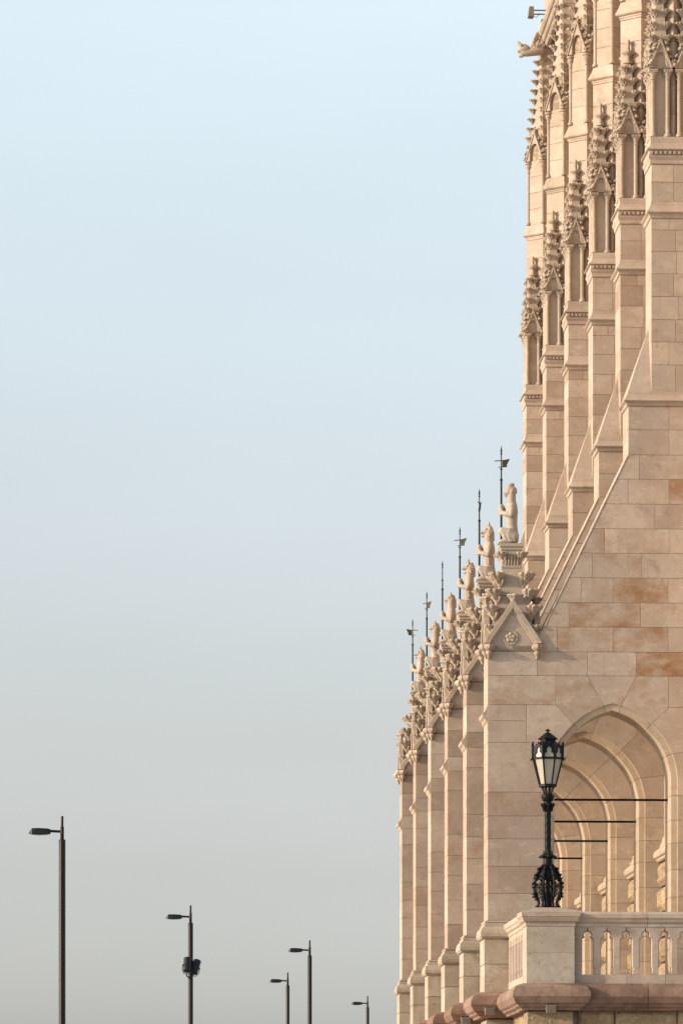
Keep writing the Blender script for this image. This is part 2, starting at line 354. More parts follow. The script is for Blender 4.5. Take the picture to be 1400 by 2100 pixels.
# ---- one buttress, in its own frame: x, z as in the world, y = 0 at its front
def build_buttress():
    E = bpy.data.objects.new('buttress', None); COL.objects.link(E); E.empty_display_size = 0.2
    E.parent = building
    base = Vector((bx(1051), 0, ZF))
    E.location = (base.x - BO.x, D1 - BO.y, ZF - BO.z)
    def L(poly): return [(bx(x) - base.x, bz(y) - base.z) for x, y in poly]
    def lx(px): return bx(px) - base.x
    def lz(py): return bz(py) - base.z
    GAP, CH = 0.0024, 0.004
    def block(name, poly, y0=0.0, y1=T, mat='ashlar', stain=None):
        return part(name, MB().prism(L(poly), y0, y1, CH, GAP), mat, E, col=stain)
    # --- core of mortar behind all joints
    arch_out = [(0, 0), (25, 8), (54, 22), (80, 43), (105, 71), (120, 97), (129, 124), (134, 153)]
    def arch_pts(k=0.0):
        pts = []; P = arch_out
        for i in range(len(P) - 1):
            p0 = P[i - 1] if i else (-P[1][0], P[1][1]); p1, p2 = P[i], P[i + 1]; p3 = P[i + 2] if i + 2 < len(P) else (134, 190)
            if i == 0: p0 = (-12, -2)
            for j in range(4):
                t = j / 4
                q = [0.5 * ((2 * p1[m]) + (-p0[m] + p2[m]) * t + (2 * p0[m] - 5 * p1[m] + 4 * p2[m] - p3[m]) * t * t + (-p0[m] + 3 * p1[m] - 3 * p2[m] + p3[m]) * t ** 3) for m in (0, 1)]
                pts.append(tuple(q))
        pts.append(P[-1]); return pts
    AP = arch_pts(); ACX, ACY = 1255.0, 1441.0
    right = [(ACX + x, ACY + y) for x, y in AP]; left = [(ACX - x, ACY + y) for x, y in AP]
    FLOOR = 2012
    outline = [(999, FLOOR), (999, 1325), (1103, 1325), (1103, 1312), (1287, 933), (1287, 806), (1334, 806), (1334, 330), (1434, 330), (1434, FLOOR), (1389, FLOOR)] + right[::-1] + left[1:] + [(1121, FLOOR)]
    part('mortar_core', MB().prism(inset(L(outline), 0.014), 0.013, T - 0.013), 'mortar', E)
    # --- pedestal, base moulding
    def ped(name, mb, mat='travertine'): return part(name, mb, mat, E)
    px0, px1 = lx(992), lx(1121)
    py0, py1 = -0.07, T + 0.07
    cuts = [2036, 1978, 1924]
    for a, b in zip(cuts, cuts[1:]):
        part('pedestal_stone', MB().rect(px0, px1, py0, py1, [(-0.008, lz(a) + 0.003), (0, lz(a) + 0.008), (0, lz(b) - 0.008), (-0.008, lz(b) - 0.003)], r=0), 'travertine', E)
    mb = MB().rect(lx(999), px1, 0, T, [(0.0, lz(1925.5)), (0.09, lz(1925.5)), (0.118, lz(1921)), (0.122, lz(1914)), (0.105, lz(1906)), (0.085, lz(1902.5)), (0.06, lz(1901)), (0.058, lz(1896)), (0.03, lz(1894)),
            (0.045, lz(1891.5)), (0.04, lz(1888.5)), (0.0, lz(1888))], r=0)
    part('base_moulding', mb, 'travertine', E, smooth=16)
    # --- pilaster courses
    rows = [1888, 1833, 1777, 1721, 1674, 1625, 1523]
    for i, (a, b) in enumerate(zip(rows, rows[1:])):
        pl = [(999, a), (999, b)]
        le = [p for p in left if b - 0.1 <= p[1] <= a + 0.1]
        if b >= 1594: pl += [(1121, b), (1121, a)]
        else:
            xb = min(left, key=lambda p: abs(p[1] - b))
            pl += [(xb[0], b)] + [p for p in left if b < p[1] < a] + [(1121, a)]
        o = block('pilaster_stone', pl)
        o.color[1] = (0.97, 0.93, 0.97, 0.92, 0.72, 0.98)[i]; o.color[0] = 1 - (0, 0.1, 0, 0.1, 0.5, 0.1)[i]
    block('pilaster_stone', [(999, 1523), (999, 1479), (1079, 1479), (1079, 1523)])
    block('pilaster_stone', [(999, 1479), (999, 1446), (1079, 1446), (1079, 1479)])
    block('pilaster_stone', [(999, 1446), (999, 1386), (1139, 1386), (1139, 1446)], stain=0.55)
    block('pilaster_stone', [(999, 1386), (999, 1337), (1101, 1337), (1101, 1386)])
    # ledge on the river side of the pilaster
    mb = MB().rect(lx(1000), lx(1010), 0.003, T - 0.003, [(0.0, lz(1446)), (0.012, lz(1450)), (0.04, lz(1457)), (0.085, lz(1463)), (0.092, lz(1466)), (0.088, lz(1470)), (0.05, lz(1474)), (0.03, lz(1480)), (0.012, lz(1482)), (0.0, lz(1486))], r=0, f=0, b=0)
    part('drip_ledge', mb, 'ashlar', E, smooth=14)
    # --- arch stones of the wall
    def apt(y, side):
        P = right if side > 0 else left
        return min(P, key=lambda p: abs(p[1] - y))
    def between(P, y0, y1): return [p for p in P if y0 < p[1] < y1]
    jl1, jl2 = apt(1447, -1), apt(1482, -1); jr1, jr2, jr3 = apt(1447, 1), apt(1484, 1), apt(1547, 1)
    x15 = min(left, key=lambda p: abs(p[1] - 1523))
    block('voussoir', [(1079, 1446), (1139, 1446), jl2] + between(left, jl2[1] + .1, 1522) + [(x15[0], 1523), (1079, 1523)], mat='ashlar')
    block('voussoir', [(1139, 1386), (1204, 1386), jl1] + between(left, jl1[1] + .1, jl2[1] - .1) + [jl2, (1139, 1446)], stain=0.7)
    block('voussoir', [(1204, 1386), (1304, 1386), jr1] + between(right, 0, jr1[1] - .1)[::-1] + between(left[1:], 0, jl1[1] - .1) + [jl1], stain=0.5)
    block('voussoir', [(1304, 1386), (1370, 1386), (1370, 1450), jr2] + between(right, jr1[1] + .1, jr2[1] - .1)[::-1] + [jr1], stain=0.65)
    block('voussoir', [(1370, 1386), (1434, 1386), (1434, 1450), (1370, 1450)])
    block('voussoir', [(1370, 1450), (1434, 1450), (1434, 1538), jr3] + between(right, jr2[1] + .1, jr3[1] - .1)[::-1] + [jr2])
    jr = [1547, 1631, 1681, 1728, 1783, 1839, 1890, 1945, FLOOR]
    for i, (a, b) in enumerate(zip(jr, jr[1:])):
        xa = jr3[0] if i == 0 else 1389
        mid = between(right, a + .1, b - .1) if i == 0 else []
        block('jamb_stone', [(xa, a if i else jr3[1]), (1434, 1538 if i == 0 else a), (1434, b), (1389, b)] + mid[::-1])
    jl = [1888, 1945, FLOOR]
    # --- moulded archivolt, in stones
    full = [(1121, FLOOR), (1121, 1945), (1121, 1888), (1121, 1833), (1121, 1777), (1121, 1721), (1121, 1674), (1121, 1625)] + left[::-1] + right[1:] + [(1389, y) for y in jr[1:]]
    pts = [Vector(p) for p in L(full)]
    prof = [(-0.004, 0.001), (0.006, 0.001), (0.012, 0.026), (0.112, 0.034), (0.124, 0.046), (0.124, T - 0.046), (0.112, T - 0.034), (0.012, T - 0.026), (0.006, T - 0.001), (-0.004, T - 0.001)]
    nrm = []
    for i, p in enumerate(pts):
        a = pts[max(0, i - 1)]; b = pts[min(len(pts) - 1, i + 1)]
        t = (b - a).normalized(); nv = Vector((t.y, -t.x))
        e = (pts[min(len(pts) - 1, i + 1)] - p); e = e.normalized() if e.length > 0 else t
        k = 1 / max(0.6, nv.dot(Vector((e.y, -e.x)))); nrm.append(nv * k)
    nl = len(left)
    cuts = sorted(set([0, 1, 2, 3, 4, 5, 6, 7, 8 + nl - 1 - left.index(jl2), 8 + nl - 1 - left.index(jl1), 8 + nl - 1 + right.index(jr1), 8 + nl - 1 + right.index(jr2), 8 + nl - 1 + right.index(jr3)] + list(range(8 + 2 * nl - 1, len(full))) + [len(full) - 1]))
    for a, b in zip(cuts, cuts[1:]):
        rings = []
        for i in range(a, b + 1):
            q = pts[i]
            if i == a: q = q + (pts[i + 1] - q).normalized() * 0.003
            if i == b: q = q + (pts[i - 1] - q).normalized() * 0.003
            rings.append([(q.x + nrm[i].x * d, y, q.y + nrm[i].y * d) for d, y in prof])
        part('arch_stone', MB().loft(rings), 'arch', E, smooth=18)
    # --- flying wall: courses cut by the raking coping
    def slope_x(y): return 1287 - (y - 933) * (1287 - 1104) / (1310 - 933)
    lv = [932, 982, 1033, 1084, 1134, 1185, 1236, 1286, 1337, 1386]
    joints = {932: [1310], 982: [1287, 1371], 1033: [1342], 1084: [1239, 1371], 1134: [1214, 1314], 1185: [1191, 1256, 1369], 1236: [1166, 1313], 1286: [1142, 1256, 1369], 1337: [1204, 1304]}
    stains = {(982, 1371): 1, (1084, 0): .8, (1084, 1239): .7, (1134, 0): .5, (1134, 1214): .6, (1185, 1191): .5, (1185, 1256): 1.25, (1236, 1166): 1.05, (1236, 1313): .7, (1286, 1142): .85, (1286, 1256): 1.25, (1337, 1204): .75, (1337, 1304): 1.15, (1134, 1314): .5, (1337, 0): .5}
    for a, b in zip(lv, lv[1:]):
        xs = [None] + joints[a] + [1434]
        for i in range(len(xs) - 1):
            x0 = xs[i]; x1 = xs[i + 1]
            if x0 is None:
                if a < 1286: pl = [(slope_x(a), a), (x1, a), (x1, b), (slope_x(b), b)]
                elif a == 1286: pl = [(slope_x(a), a), (x1, a), (x1, b), (1103, b), (1103, 1311)]
                else: pl = [(1101, a), (x1, a), (x1, b), (1101, b)]
            else:
                sa, sb = slope_x(a), slope_x(b)
                pl = [(x0, a), (x1, a), (x1, b), (x0, b)]
                if sa > x0 and a < 1286: pl = [(sa, a), (x1, a), (x1, b), (x0, b)]
            block('wall_stone', pl, stain=stains.get((a, x0 or 0), random.choice([0, 0, 0.1, 0.25])))
    # raking coping: stones along the slope, a little proud of the wall
    n = 5
    for i in range(n):
        ya, yb = 933 + (1309 - 933) * i / n + 0.5, 933 + (1309 - 933) * (i + 1) / n - 0.4
        a = Vector(L([(slope_x(ya), ya)])[0]); b = Vector(L([(slope_x(yb), yb)])[0]); t = (b - a).normalized(); nn = Vector((t.y, -t.x))
        if nn.y < 0: nn = -nn
        if i == n - 1: nn2 = nn
        pl = [tuple(a - nn * 0.006), tuple(b - nn * 0.006), tuple(b + nn * 0.012), tuple(a + nn * 0.012)]
        part('coping_stone', MB().prism(pl, -0.006, T + 0.006, 0.003), 'ashlar', E)
    # --- lower shaft
    for a, b, js in ((832, 880.5, [1371]), (880.5, 932, [1371])):
        xs = [1287] + js + [1434]
        for x0, x1 in zip(xs, xs[1:]): block('shaft_stone', [(x0, a), (x1, a), (x1, b), (x0, b)], stain=0.12)
    def ledge(xl, ytop, ybot, dent=False, dd=0.075):
        h = ybot - ytop
        pr = [(-0.02, lz(ytop - 2)), (0.0, lz(ytop)), (0.012, lz(ytop + 0.25 * h)), (0.045, lz(ytop + 0.48 * h)), (dd, lz(ytop + 0.60 * h)), (dd + 0.004, lz(ytop + 0.66 * h)), (dd - 0.012, lz(ytop + 0.72 * h)), (0.035, lz(ytop + 0.78 * h)), (0.022, lz(ytop + 0.90 * h)), (0.02, lz(ybot - 1)), (0.0, lz(ybot)), (-0.02, lz(ybot + 1))]
        part('string_ledge', MB().rect(lx(xl), lx(1434), 0, T, pr, r=0), 'ashlar', E, smooth=14)
    ledge(1287, 801, 832)
    # half-pyramid weathering against the upper shaft
    ap = (lx(1334) + 0.0, T / 2, lz(664)); z0 = lz(802)
    x0, x1 = lx(1287), lx(1334)
    part('weathering', MB().add([(x0, 0.002, z0), (x1 + .02, 0.002, z0), (x1 + .02, T - .002, z0), (x0, T - .002, z0), ap, (ap[0] + 0.02, ap[1], ap[2])], [(0, 1, 2, 3), (0, 4, 5, 1), (0, 3, 4), (3, 2, 5, 4), (1, 5, 2)]), 'ashlar', E)
    # --- upper shaft
    rows = [801, 747, 700, 654, 607, 560, 514, 470, 446]
    for i, (a, b) in enumerate(zip(rows, rows[1:])):
        xj = (1384, 1371, 1384, 1390, 1380, 1386)[i % 6]
        block('shaft_stone', [(1334, a), (1334, b), (xj, b), (xj, a)], stain=random.choice((0, 0, .1)))
        block('shaft_stone', [(xj, a), (xj, b), (1434, b), (1434, a)], stain=random.choice((0, .1, .4)))
    ledge(1334, 412, 446)
    for a, b in ((412, 372), (372, 336)):
        block('shaft_stone', [(1334, a), (1334, b), (1380, b), (1380, a)]); block('shaft_stone', [(1380, a), (1380, b), (1434, b), (1434, a)])
    # dentilled ledge under the pinnacles
    pr = [(-0.02, lz(278)), (0.004, lz(280)), (0.008, lz(292)), (0.03, lz(299)), (0.072, lz(303)), (0.075, lz(306)), (0.04, lz(307.5)), (0.034, lz(309)), (0.034, lz(316)), (0.05, lz(317)), (0.045, lz(321)), (0.02, lz(327)), (0.018, lz(334)), (-0.02, lz(337))]
    part('dentil_ledge', MB().rect(lx(1334), lx(1434), 0, T, pr, r=0), 'ashlar', E, smooth=14)
    dm = MB().box(-0.022, 0.022, -0.02, 0.012, lz(315.5), lz(309.5)).mesh('dentil', 'ashlar')
    for i in range(10): obj('dentil', dm, E, (lx(1334) + 0.0 + 0.078 * i, -0.052, 0))
    # --- turret, set diagonally
    tcx, tcy = lx(1381), T / 2
    hd = 0.338
    def diag(h): return [(tcx - h, tcy), (tcx, tcy - h), (tcx + h, tcy), (tcx, tcy + h)]
    def turret_courses(y0, y1, h, n):
        for i in range(n):
            a = y0 + (y1 - y0) * i / n; b = y0 + (y1 - y0) * (i + 1) / n; za, zb = lz(a) + 0.003, lz(b) - 0.003
            e = 0.005
            part('turret_stone', MB().loft([[(x, y, z) for x, y in diag(hh)] for hh, z in ((h - e, za), (h, za + e), (h, zb - e), (h - e, zb))]), 'ashlar', E)
    turret_courses(279, -120, hd, 8)
    part('turret_core', MB().loft([[(x, y, z) for x, y in diag(hh)] for hh, z in ((hd - 0.016, lz(279)), (hd - 0.016, lz(-130)), (hd - 0.048, lz(-150)), (hd - 0.048, lz(-420)))]), 'mortar', E)
    def dring(prof, name='turret_ledge'):
        part(name, MB().loft([[(x, y, lz(z)) for x, y in diag(hd + d * 1.414)] for d, z in prof]), 'ashlar', E, smooth=14)
    dring([(-0.02, -120), (0.006, -121), (0.008, -125), (0.02, -126), (0.02, -129), (0.055, -131), (0.072, -134), (0.06, -138), (0.022, -150), (0.0, -160), (-0.01, -161)][::1])
    hu = hd - 0.03
    turret_courses(-161, -336, hu, 4)
    # colonnettes at the corners
    zc0, zc1 = lz(-163), lz(-306)
    cm = MB().lathe([(0.058, 0), (0.062, 0.015), (0.055, 0.05), (0.042, 0.075), (0.038, 0.09), (0.038, zc1 - zc0 - 0.03), (0.05, zc1 - zc0 - 0.02), (0.05, zc1 - zc0 - 0.008), (0.036, zc1 - zc0), (0.05, zc1 - zc0 + 0.07), (0.072, zc1 - zc0 + 0.1), (0.075, zc1 - zc0 + 0.14), (0.06, zc1 - zc0 + 0.145), (0.06, zc1 - zc0 + 0.165), (0.085, zc1 - zc0 + 0.175), (0.09, zc1 - zc0 + 0.21), (0.02, zc1 - zc0 + 0.215)], 14).mesh('colonnette', 'carved', 40)
    for x, y in diag(hd - 0.045)[:4]: obj('colonnette', cm, E, (x, y, zc0))
    # gablets on the diagonal faces
    fw = hd * math.sqrt(2) * 0.5 - 0.005; gz0, gz1 = lz(-334), lz(-408); gh = gz1 - gz0
    def gablet(w, h, aw, ah, th, name):
        arch = [(aw * math.cos(t), ah * 0.35 + ah * 0.65 * math.sin(t) ** 0.85) for t in [math.pi * k / 10 for k in range(1, 10)]]
        pl = [(-w, 0), (-w, 0.02), (0, h), (w, 0.02), (w, 0), (aw, 0), (aw, ah * 0.35)] + arch + [(-aw, ah * 0.35), (-aw, 0)]
        mb = MB().prism(pl, -th, 0.02, 0.008)
        for sgn in (-1, 1):
            a = Vector((sgn * w, 0.0)); b = Vector((0, h)); t = (b - a).normalized(); nn = Vector((t.y, -t.x)) * -1 if sgn < 0 else Vector((t.y, -t.x))
            if nn.y < 0: nn = -nn
            q = [tuple(a - nn * 0.004), tuple(b - nn * 0.004), tuple(b + nn * 0.028), tuple(a + nn * 0.028)]
            mb.prism(q, -th - 0.022, 0.02, 0.006)
        return mb.mesh(name, 'carved')
    gm = gablet(fw, gh, fw * 0.55, gh * 0.62, 0.05, 'gablet'); fm = foliage(fw, gh, 4, 0.055, 11, 'foliage')
    dist = (hd - 0.03) / math.sqrt(2)
    for k in range(4):
        a = R(-45 + 90 * k)
        loc = (tcx + math.sin(a) * dist, tcy - math.cos(a) * dist, gz0)
        obj('gablet', gm, E, loc, a)
        if k in (0, 1, 3): obj('foliage', fm, E, loc, a)
    # crocketed spire of the turret, against a plain pier
    sp = [(hu - 0.02, -336), (hu - 0.06, -400), (0.19, -470), (0.12, -560), (0.07, -640), (0.03, -655)]
    part('spire', MB().loft([[(x, y, lz(z)) for x, y in diag(h)] for h, z in sp]), 'ashlar', E)
    for i in range(9):
        z = -395 - i * 26; h = hu - 0.05 - (hu - 0.13) * (i / 8.0)
        for k in range(4):
            a = R(180 + 90 * k)
            obj('crocket', CROCKET, E, (tcx + math.cos(a) * (h - 0.01), tcy + math.sin(a) * (h - 0.01), lz(z)), a, 0.62)
    # --- plain pier carried up beside the spire
    for i in range(7):
        a, b = -336 - i * 55, -336 - (i + 1) * 55
        part('pier_stone', MB().rect(lx(1379), lx(1434), 0.30, T + 0.1, [(-0.006, lz(a) + 0.002), (0, lz(a) + .008), (0, lz(b) - 0.008), (-0.006, lz(b) - 0.002)]), 'ashlar', E)
    # --- four pinnacles round the foot of the turret
    zb, zc = lz(277), lz(157)
    hcol = zc - zb
    col = MB().lathe([(0.058, 0), (0.060, 0.03), (0.048, 0.052), (0.038, 0.06), (0.036, 0.07), (0.036, hcol - 0.03), (0.048, hcol - 0.025), (0.05, hcol - 0.012), (0.038, hcol - 0.004),
                      (0.045, hcol + 0.03), (0.066, hcol + 0.075), (0.074, hcol + 0.09), (0.06, hcol + 0.1)], 14)
    col.box(-0.07, 0.07, -0.07, 0.07, hcol + 0.095, hcol + 0.118); col.box(-0.078, 0.078, -0.078, 0.078, hcol + 0.118, hcol + 0.15)
    colm = col.mesh('colonnette', 'carved', 40)
    g0 = lz(137); gh2 = lz(84) - g0
    gm2 = gablet(0.185, gh2, 0.088, gh2 * 0.62, 0.035, 'gablet'); fm2 = foliage(0.175, gh2, 5, 0.052, 5, 'foliage')
    core = MB().box(-0.105, 0.105, -0.105, 0.105, zb - 0.01, g0 + 0.01); core.box(-0.15, 0.15, -0.15, 0.15, g0, lz(118))
    corem = core.mesh('pinnacle_shaft', 'carved')
    spm = MB().rect(-0.0, 0.0, -0.0, 0.0, [(0.15, lz(120)), (0.13, lz(92)), (0.095, lz(55)), (0.072, lz(10)), (0.045, lz(-14)), (0.04, lz(-20))]).mesh('spirelet', 'carved')
    fin = MB().lathe([(0.042, lz(-20)), (0.075, lz(-21)), (0.078, lz(-25)), (0.045, lz(-28)), (0.04, lz(-36)), (0.06, lz(-39)), (0.1, lz(-42)), (0.11, lz(-45)), (0.09, lz(-48)), (0.035, lz(-49)), (0.028, lz(-62)), (0.043, lz(-65)), (0.045, lz(-69)), (0.02, lz(-73))], 12, lobes=4, amp=0.12).mesh('finial', 'carved', 45)
    for sx in (-1, 1):
        for sy in (-1, 1):
            cx, cy = tcx + sx * 0.225, tcy + sy * 0.225
            obj('pinnacle_shaft', corem, E, (cx, cy, 0)); obj('spirelet', spm, E, (cx, cy, 0)); obj('finial', fin, E, (cx, cy, 0))
            for ax in (-1, 1):
                for ay in (-1, 1):
                    if ax == -sx and ay == -sy: continue
                    obj('colonnette', colm, E, (cx + ax * 0.125, cy + ay * 0.125, zb))
            for k, a in enumerate((0, 90, 180, 270)):
                dx, dy = math.sin(R(a)), -math.cos(R(a))
                if dx * sx + dy * sy < 0 and not (k == 0): continue
                obj('gablet', gm2, E, (cx + dx * 0.15, cy + dy * 0.15, g0), R(a)); obj('foliage', fm2, E, (cx + dx * 0.15, cy + dy * 0.15, g0), R(a))
            for i in range(4):
                z = lz(74 - 27 * i); r = 0.125 - 0.022 * i
                for k in range(4):
                    a = R(45 + 90 * k)
                    if math.cos(a) * sx < 0 and math.sin(a) * sy < 0: continue
                    obj('crocket', CROCKET, E, (cx + math.cos(a) * r * 1.25, cy + math.sin(a) * r * 1.25, z), a, 0.56)
    # --- gabled pinnacle over the pilaster, carrying the statue
    cx, cy, hw = lx(1051), T / 2, T / 2
    zs, za = lz(1336), lz(1246)
    mb = MB().prism([(cx - hw, zs), (cx + hw, zs), (cx + hw, lz(1325)), (cx, za), (cx - hw, lz(1325))], 0.0, T)
    mb2 = MB().prism([(-hw, zs), (hw, zs), (hw, lz(1325)), (0, za), (-hw, lz(1325))], -hw + 0.004, hw - 0.004)
    mb.put(mb2, Matrix.Translation((cx, cy, 0)) @ Matrix.Rotation(R(90), 4, 'Z'))
    part('gable', mb, 'ashlar', E)
    zl = lz(1325)
    chev = MB()
    def rake(p, off0, off1, y0, y1):
        for sgn in (-1, 1):
            a = Vector((sgn * (hw + 0.01), zl - za)); b = Vector((0, 0.0)); t = (b - a).normalized(); nn = Vector((-t.y, t.x))
            if nn.y < 0: nn = -nn
            ext = t * 0.0
            e0 = b + Vector((0, off0 / nn.y)); e1 = b + Vector((0, off1 / nn.y))
            p.prism([tuple(a + nn * off0), tuple(e0), tuple(e1), tuple(a + nn * off1)], y0, y1, 0.006)
    rake(chev, -0.012, 0.078, -0.052, 0.05); rake(chev, -0.048, -0.010, -0.024, 0.05)
    chm = chev.mesh('raking_moulding', 'carved')
    leaf = MB().lathe([(0.02, -0.1), (0.05, -0.02), (0.035, 0.04), (0.06, 0.09), (0.11, 0.13), (0.1, 0.15), (0.02, 0.14)], 14, lobes=5, amp=0.18).mesh('leaf_knop', 'carved', 45)
    for k in range(4):
        a = R(90 * k); dx, dy = math.sin(a), -math.cos(a)
        obj('raking_moulding', chm, E, (cx + dx * hw, cy + dy * hw, za), a)
        obj('leaf_knop', leaf, E, (cx + dx * (hw + 0.0), cy + dy * (hw + 0.0), lz(1238)), a)
        for sgn in (-1, 1):
            tx, ty = math.cos(a) * sgn, math.sin(a) * sgn
            obj('corbel', CORBEL, E, (cx + dx * (hw + 0.02) + tx * (hw - 0.02), cy + dy * (hw + 0.02) + ty * (hw - 0.02), lz(1331)), a - R(90), 0.92)
    ros = MB().lathe([(0.10, -0.002), (0.118, 0.012), (0.13, 0.0), (0.13, -0.02), (0.0001, -0.02), (0.0001, -0.002)], 24)
    for k in range(5):
        t = 2 * math.pi * k / 5 + math.pi / 2
        ros.ball((0.055 * math.cos(t), 0.055 * math.sin(t), 0.004), 0.04, 8, 6, (1, 1, 0.5))
    ros.ball((0, 0, 0.008), 0.026, 8, 6, (1, 1, 0.7))
    rm = MB().put(ros, Matrix.Rotation(R(90), 4, 'X')).mesh('rosette', 'carved', 45)
    obj('rosette', rm, E, (lx(1046), -0.004, lz(1308)))
    # tapering body
    def sq(h, y): return (h - 0.0, lz(y))
    part('tapered_shaft', MB().rect(cx, cx, cy, cy, [sq(0.40, 1325), sq(0.315, 1265), sq(0.245, 1219), sq(0.275, 1218.5), sq(0.28, 1215), sq(0.232, 1213), sq(0.158, 1160)]), 'carved', E)
    for y, h in ((1183, 0.195), (1218, 0.255), (1252, 0.315)):
        for k in range(4):
            a = R(45 + 90 * k)
            obj('crocket', CROCKET, E, (cx + math.cos(a) * h * 1.38, cy + math.sin(a) * h * 1.38, lz(y)), a, 1.08)
    for k in range(4):
        a = R(45 + 90 * k); obj('crocket', CROCKET, E, (cx + math.cos(a) * 0.53, cy + math.sin(a) * 0.53, lz(1288)), a, 0.6)
    # capital under the statue
    part('capital', MB().rect(cx, cx, cy, cy, [(0.15, lz(1163)), (0.172, lz(1161)), (0.172, lz(1157)), (0.148, lz(1155)), (0.145, lz(1146)), (0.155, lz(1138)), (0.175, lz(1132)), (0.165, lz(1131)), (0.165, lz(1126)), (0.185, lz(1124)), (0.185, lz(1120)), (0.205, lz(1117)), (0.205, lz(1114)), (0.195, lz(1113.5)), (0.195, lz(1110.5))]), 'carved', E)
    lf = MB()
    for k in range(5):
        lf.tube([(-0.1 + 0.05 * k, -0.152, lz(1155)), (-0.1 + 0.05 * k, -0.16, lz(1146)), (-0.1 + 0.05 * k + (k - 2) * .004, -0.175, lz(1139)), (-0.1 + 0.05 * k + (k - 2) * .006, -0.195, lz(1137))], [0.014, 0.02, 0.018, 0.01], 6)
    lm = lf.mesh('capital_leaf', 'carved', 50)
    for k in range(4): obj('capital_leaf', lm, E, (cx, cy, 0), R(90 * k))
    for k in range(4):
        a = R(45 + 90 * k); obj('volute', CROCKET, E, (cx + math.cos(a) * 0.19, cy + math.sin(a) * 0.19, lz(1136)), a, 0.75)
    # iron tie rod across the arch
    part('tie_rod', MB().tube([(lx(1121), T / 2, lz(1636)), (lx(1376), T / 2, lz(1636))], 0.019, 8), 'tie', E)
    return E, (cx, cy, lz(1110.5)), base
butt, STAT, BASE = build_buttress()
butts = [butt]
for k in range(1, 6):
    c = copy_tree(butt, building); c.location.y = butt.location.y + k * S
    for o in c.children:
        if o.name.startswith(('pilaster_stone', 'shaft_stone')): o.color[1] = random.choice((0.78, 0.86, 0.92, 0.97, 1.0, 1.0))
        if o.name.startswith('pilaster_stone'): o.color[0] = 1 - random.choice((0, 0, 0.2, 0.45))
        if o.name.startswith(('wall_stone', 'voussoir')): o.color = (1 - random.choice((0.05, 0.2, 0.35, 0.5)), 1, 1, 1)
    butts.append(c)

# ---- facade wall behind, plinth, roof, cornice, gargoyle
def bl(mb, name, mat, smooth=None): 
    m = MB().put(mb, Matrix.Translation(-BO)); return part(name, m, mat, building, smooth)
bl(MB().box(XW, XW + 1.2, D1 - 1.5, Y6 + T + 0.2, 0, bz(-640)), 'facade_wall', 'ashlar')
for k in range(-1, 5):
    ya = D1 + k * S + T + 0.12 if k >= 0 else D1 - 1.4; yb = D1 + (k + 1) * S - 0.003
    pr = [(-0.03, bz(1672)), (0.03, bz(1674)), (0.045, bz(1684)), (0.075, bz(1690)), (0.085, bz(1697)), (0.18, bz(1706)), (0.205, bz(1713)), (0.19, bz(1720)), (0.15, bz(1723)), (0.14, bz(1727)), (0.12, bz(1729)), (-0.03, bz(1730))]
    bl(MB().loft([[(XW - d, y, z) for d, z in pr] for y in (ya, yb)]), 'plinth_moulding', 'arch', 22)
    for i in range(5):
        a, b = bz(1731 + i * 55), bz(1783 + i * 55)
        n = 4; off = 0.5 if i % 2 else 0.0
        edges = [ya] + [ya + (yb - ya) * (j + off) / n for j in range(1, n)] + [yb]
        if off: edges = [ya] + [ya + (yb - ya) * (j - 0.5) / n for j in range(1, n + 1)] + [yb]
        for e0, e1 in zip(edges, edges[1:]):
            q = rock_face(-e1 + .008, -e0 - .008, b + .008, a - .008, 0.09, k * 97 + i * 13 + int(e0 * 7), nu=8)
            m = MB().put(q, Matrix.Translation((XW - 0.07, 0, 0)) @ Matrix.Rotation(R(-90), 4, 'Z'))
            bl(m, 'rusticated_block', 'rough')
for k in range(5):
    ya, yb = D1 + k * S + T + 0.03, D1 + (k + 1) * S - 0.03
    bl(MB().box(bx(1078), XW - 0.01, ya, yb, bz(1330), bz(1290)), 'roof', 'slate')
cp = [(-0.05, -640), (0.02, -641), (0.05, -646), (0.05, -650), (0.09, -652), (0.12, -658), (0.12, -663), (0.16, -665), (0.2, -672), (0.2, -678), (0.12, -680), (-0.05, -681)]
XC = bx(1392)
bl(MB().loft([[(XC - d, y, bz(z)) for d, z in cp] for y in (D1, Y6 + T + 0.25)]), 'cornice', 'carved', 30)
bl(MB().box(XC + 0.02, XC + 1.0, D1, Y6 + T + 0.22, bz(-681), bz(-860)), 'parapet', 'carved')
for i in range(26):
    y = D1 + 4 * S + T + i * 0.19
    bl(MB().ball((XC - 0.03, y, bz(-655)), 0.05, 8, 5), 'cornice_bead', 'carved', 60)
# gargoyle at the far corner
def gargoyle():
    Y = Y6 + 0.2
    P = lambda x, y, dy=0.0: (XZ(x, y, Y)[0] - BO.x, Y + dy - BO.y, Z2(y, Y) - BO.z)
    mb = MB()
    mb.tube([P(1112, 101), P(1100, 104), P(1088, 107), P(1078, 109), P(1070, 110), P(1066, 111)], [0.125, 0.12, 0.10, 0.09, 0.075, 0.05], 12)
    mb.tube([P(1082, 104), P(1075, 101), P(1068, 102), P(1064, 105)], [0.09, 0.11, 0.095, 0.05], 12)
    mb.tube([P(1070, 114), P(1065, 116.5), P(1062.5, 117)], [0.06, 0.04, 0.02], 10); mb.tube([P(1068, 104), P(1063, 106), P(1061, 108)], [0.06, 0.05, 0.03], 10)
    for s in (-0.07, 0.07):
        mb.tube([P(1068, 96, s), P(1063.5, 91, s), P(1060.5, 86, s)], [0.04, 0.028, 0.003], 8)
        for k in range(4):
            mb.tube([P(1108 - 2 * k, 70 + 3 * k, s * 2), P(1100 - 2 * k, 72 + 4 * k, s * 2), P(1094 - k, 84 + 3 * k, s * 2), P(1095, 96 + k, s * 2)], [0.03, 0.045, 0.04, 0.012], 6)
    o = part('gargoyle', mb, 'carved', building, 60)
gargoyle()

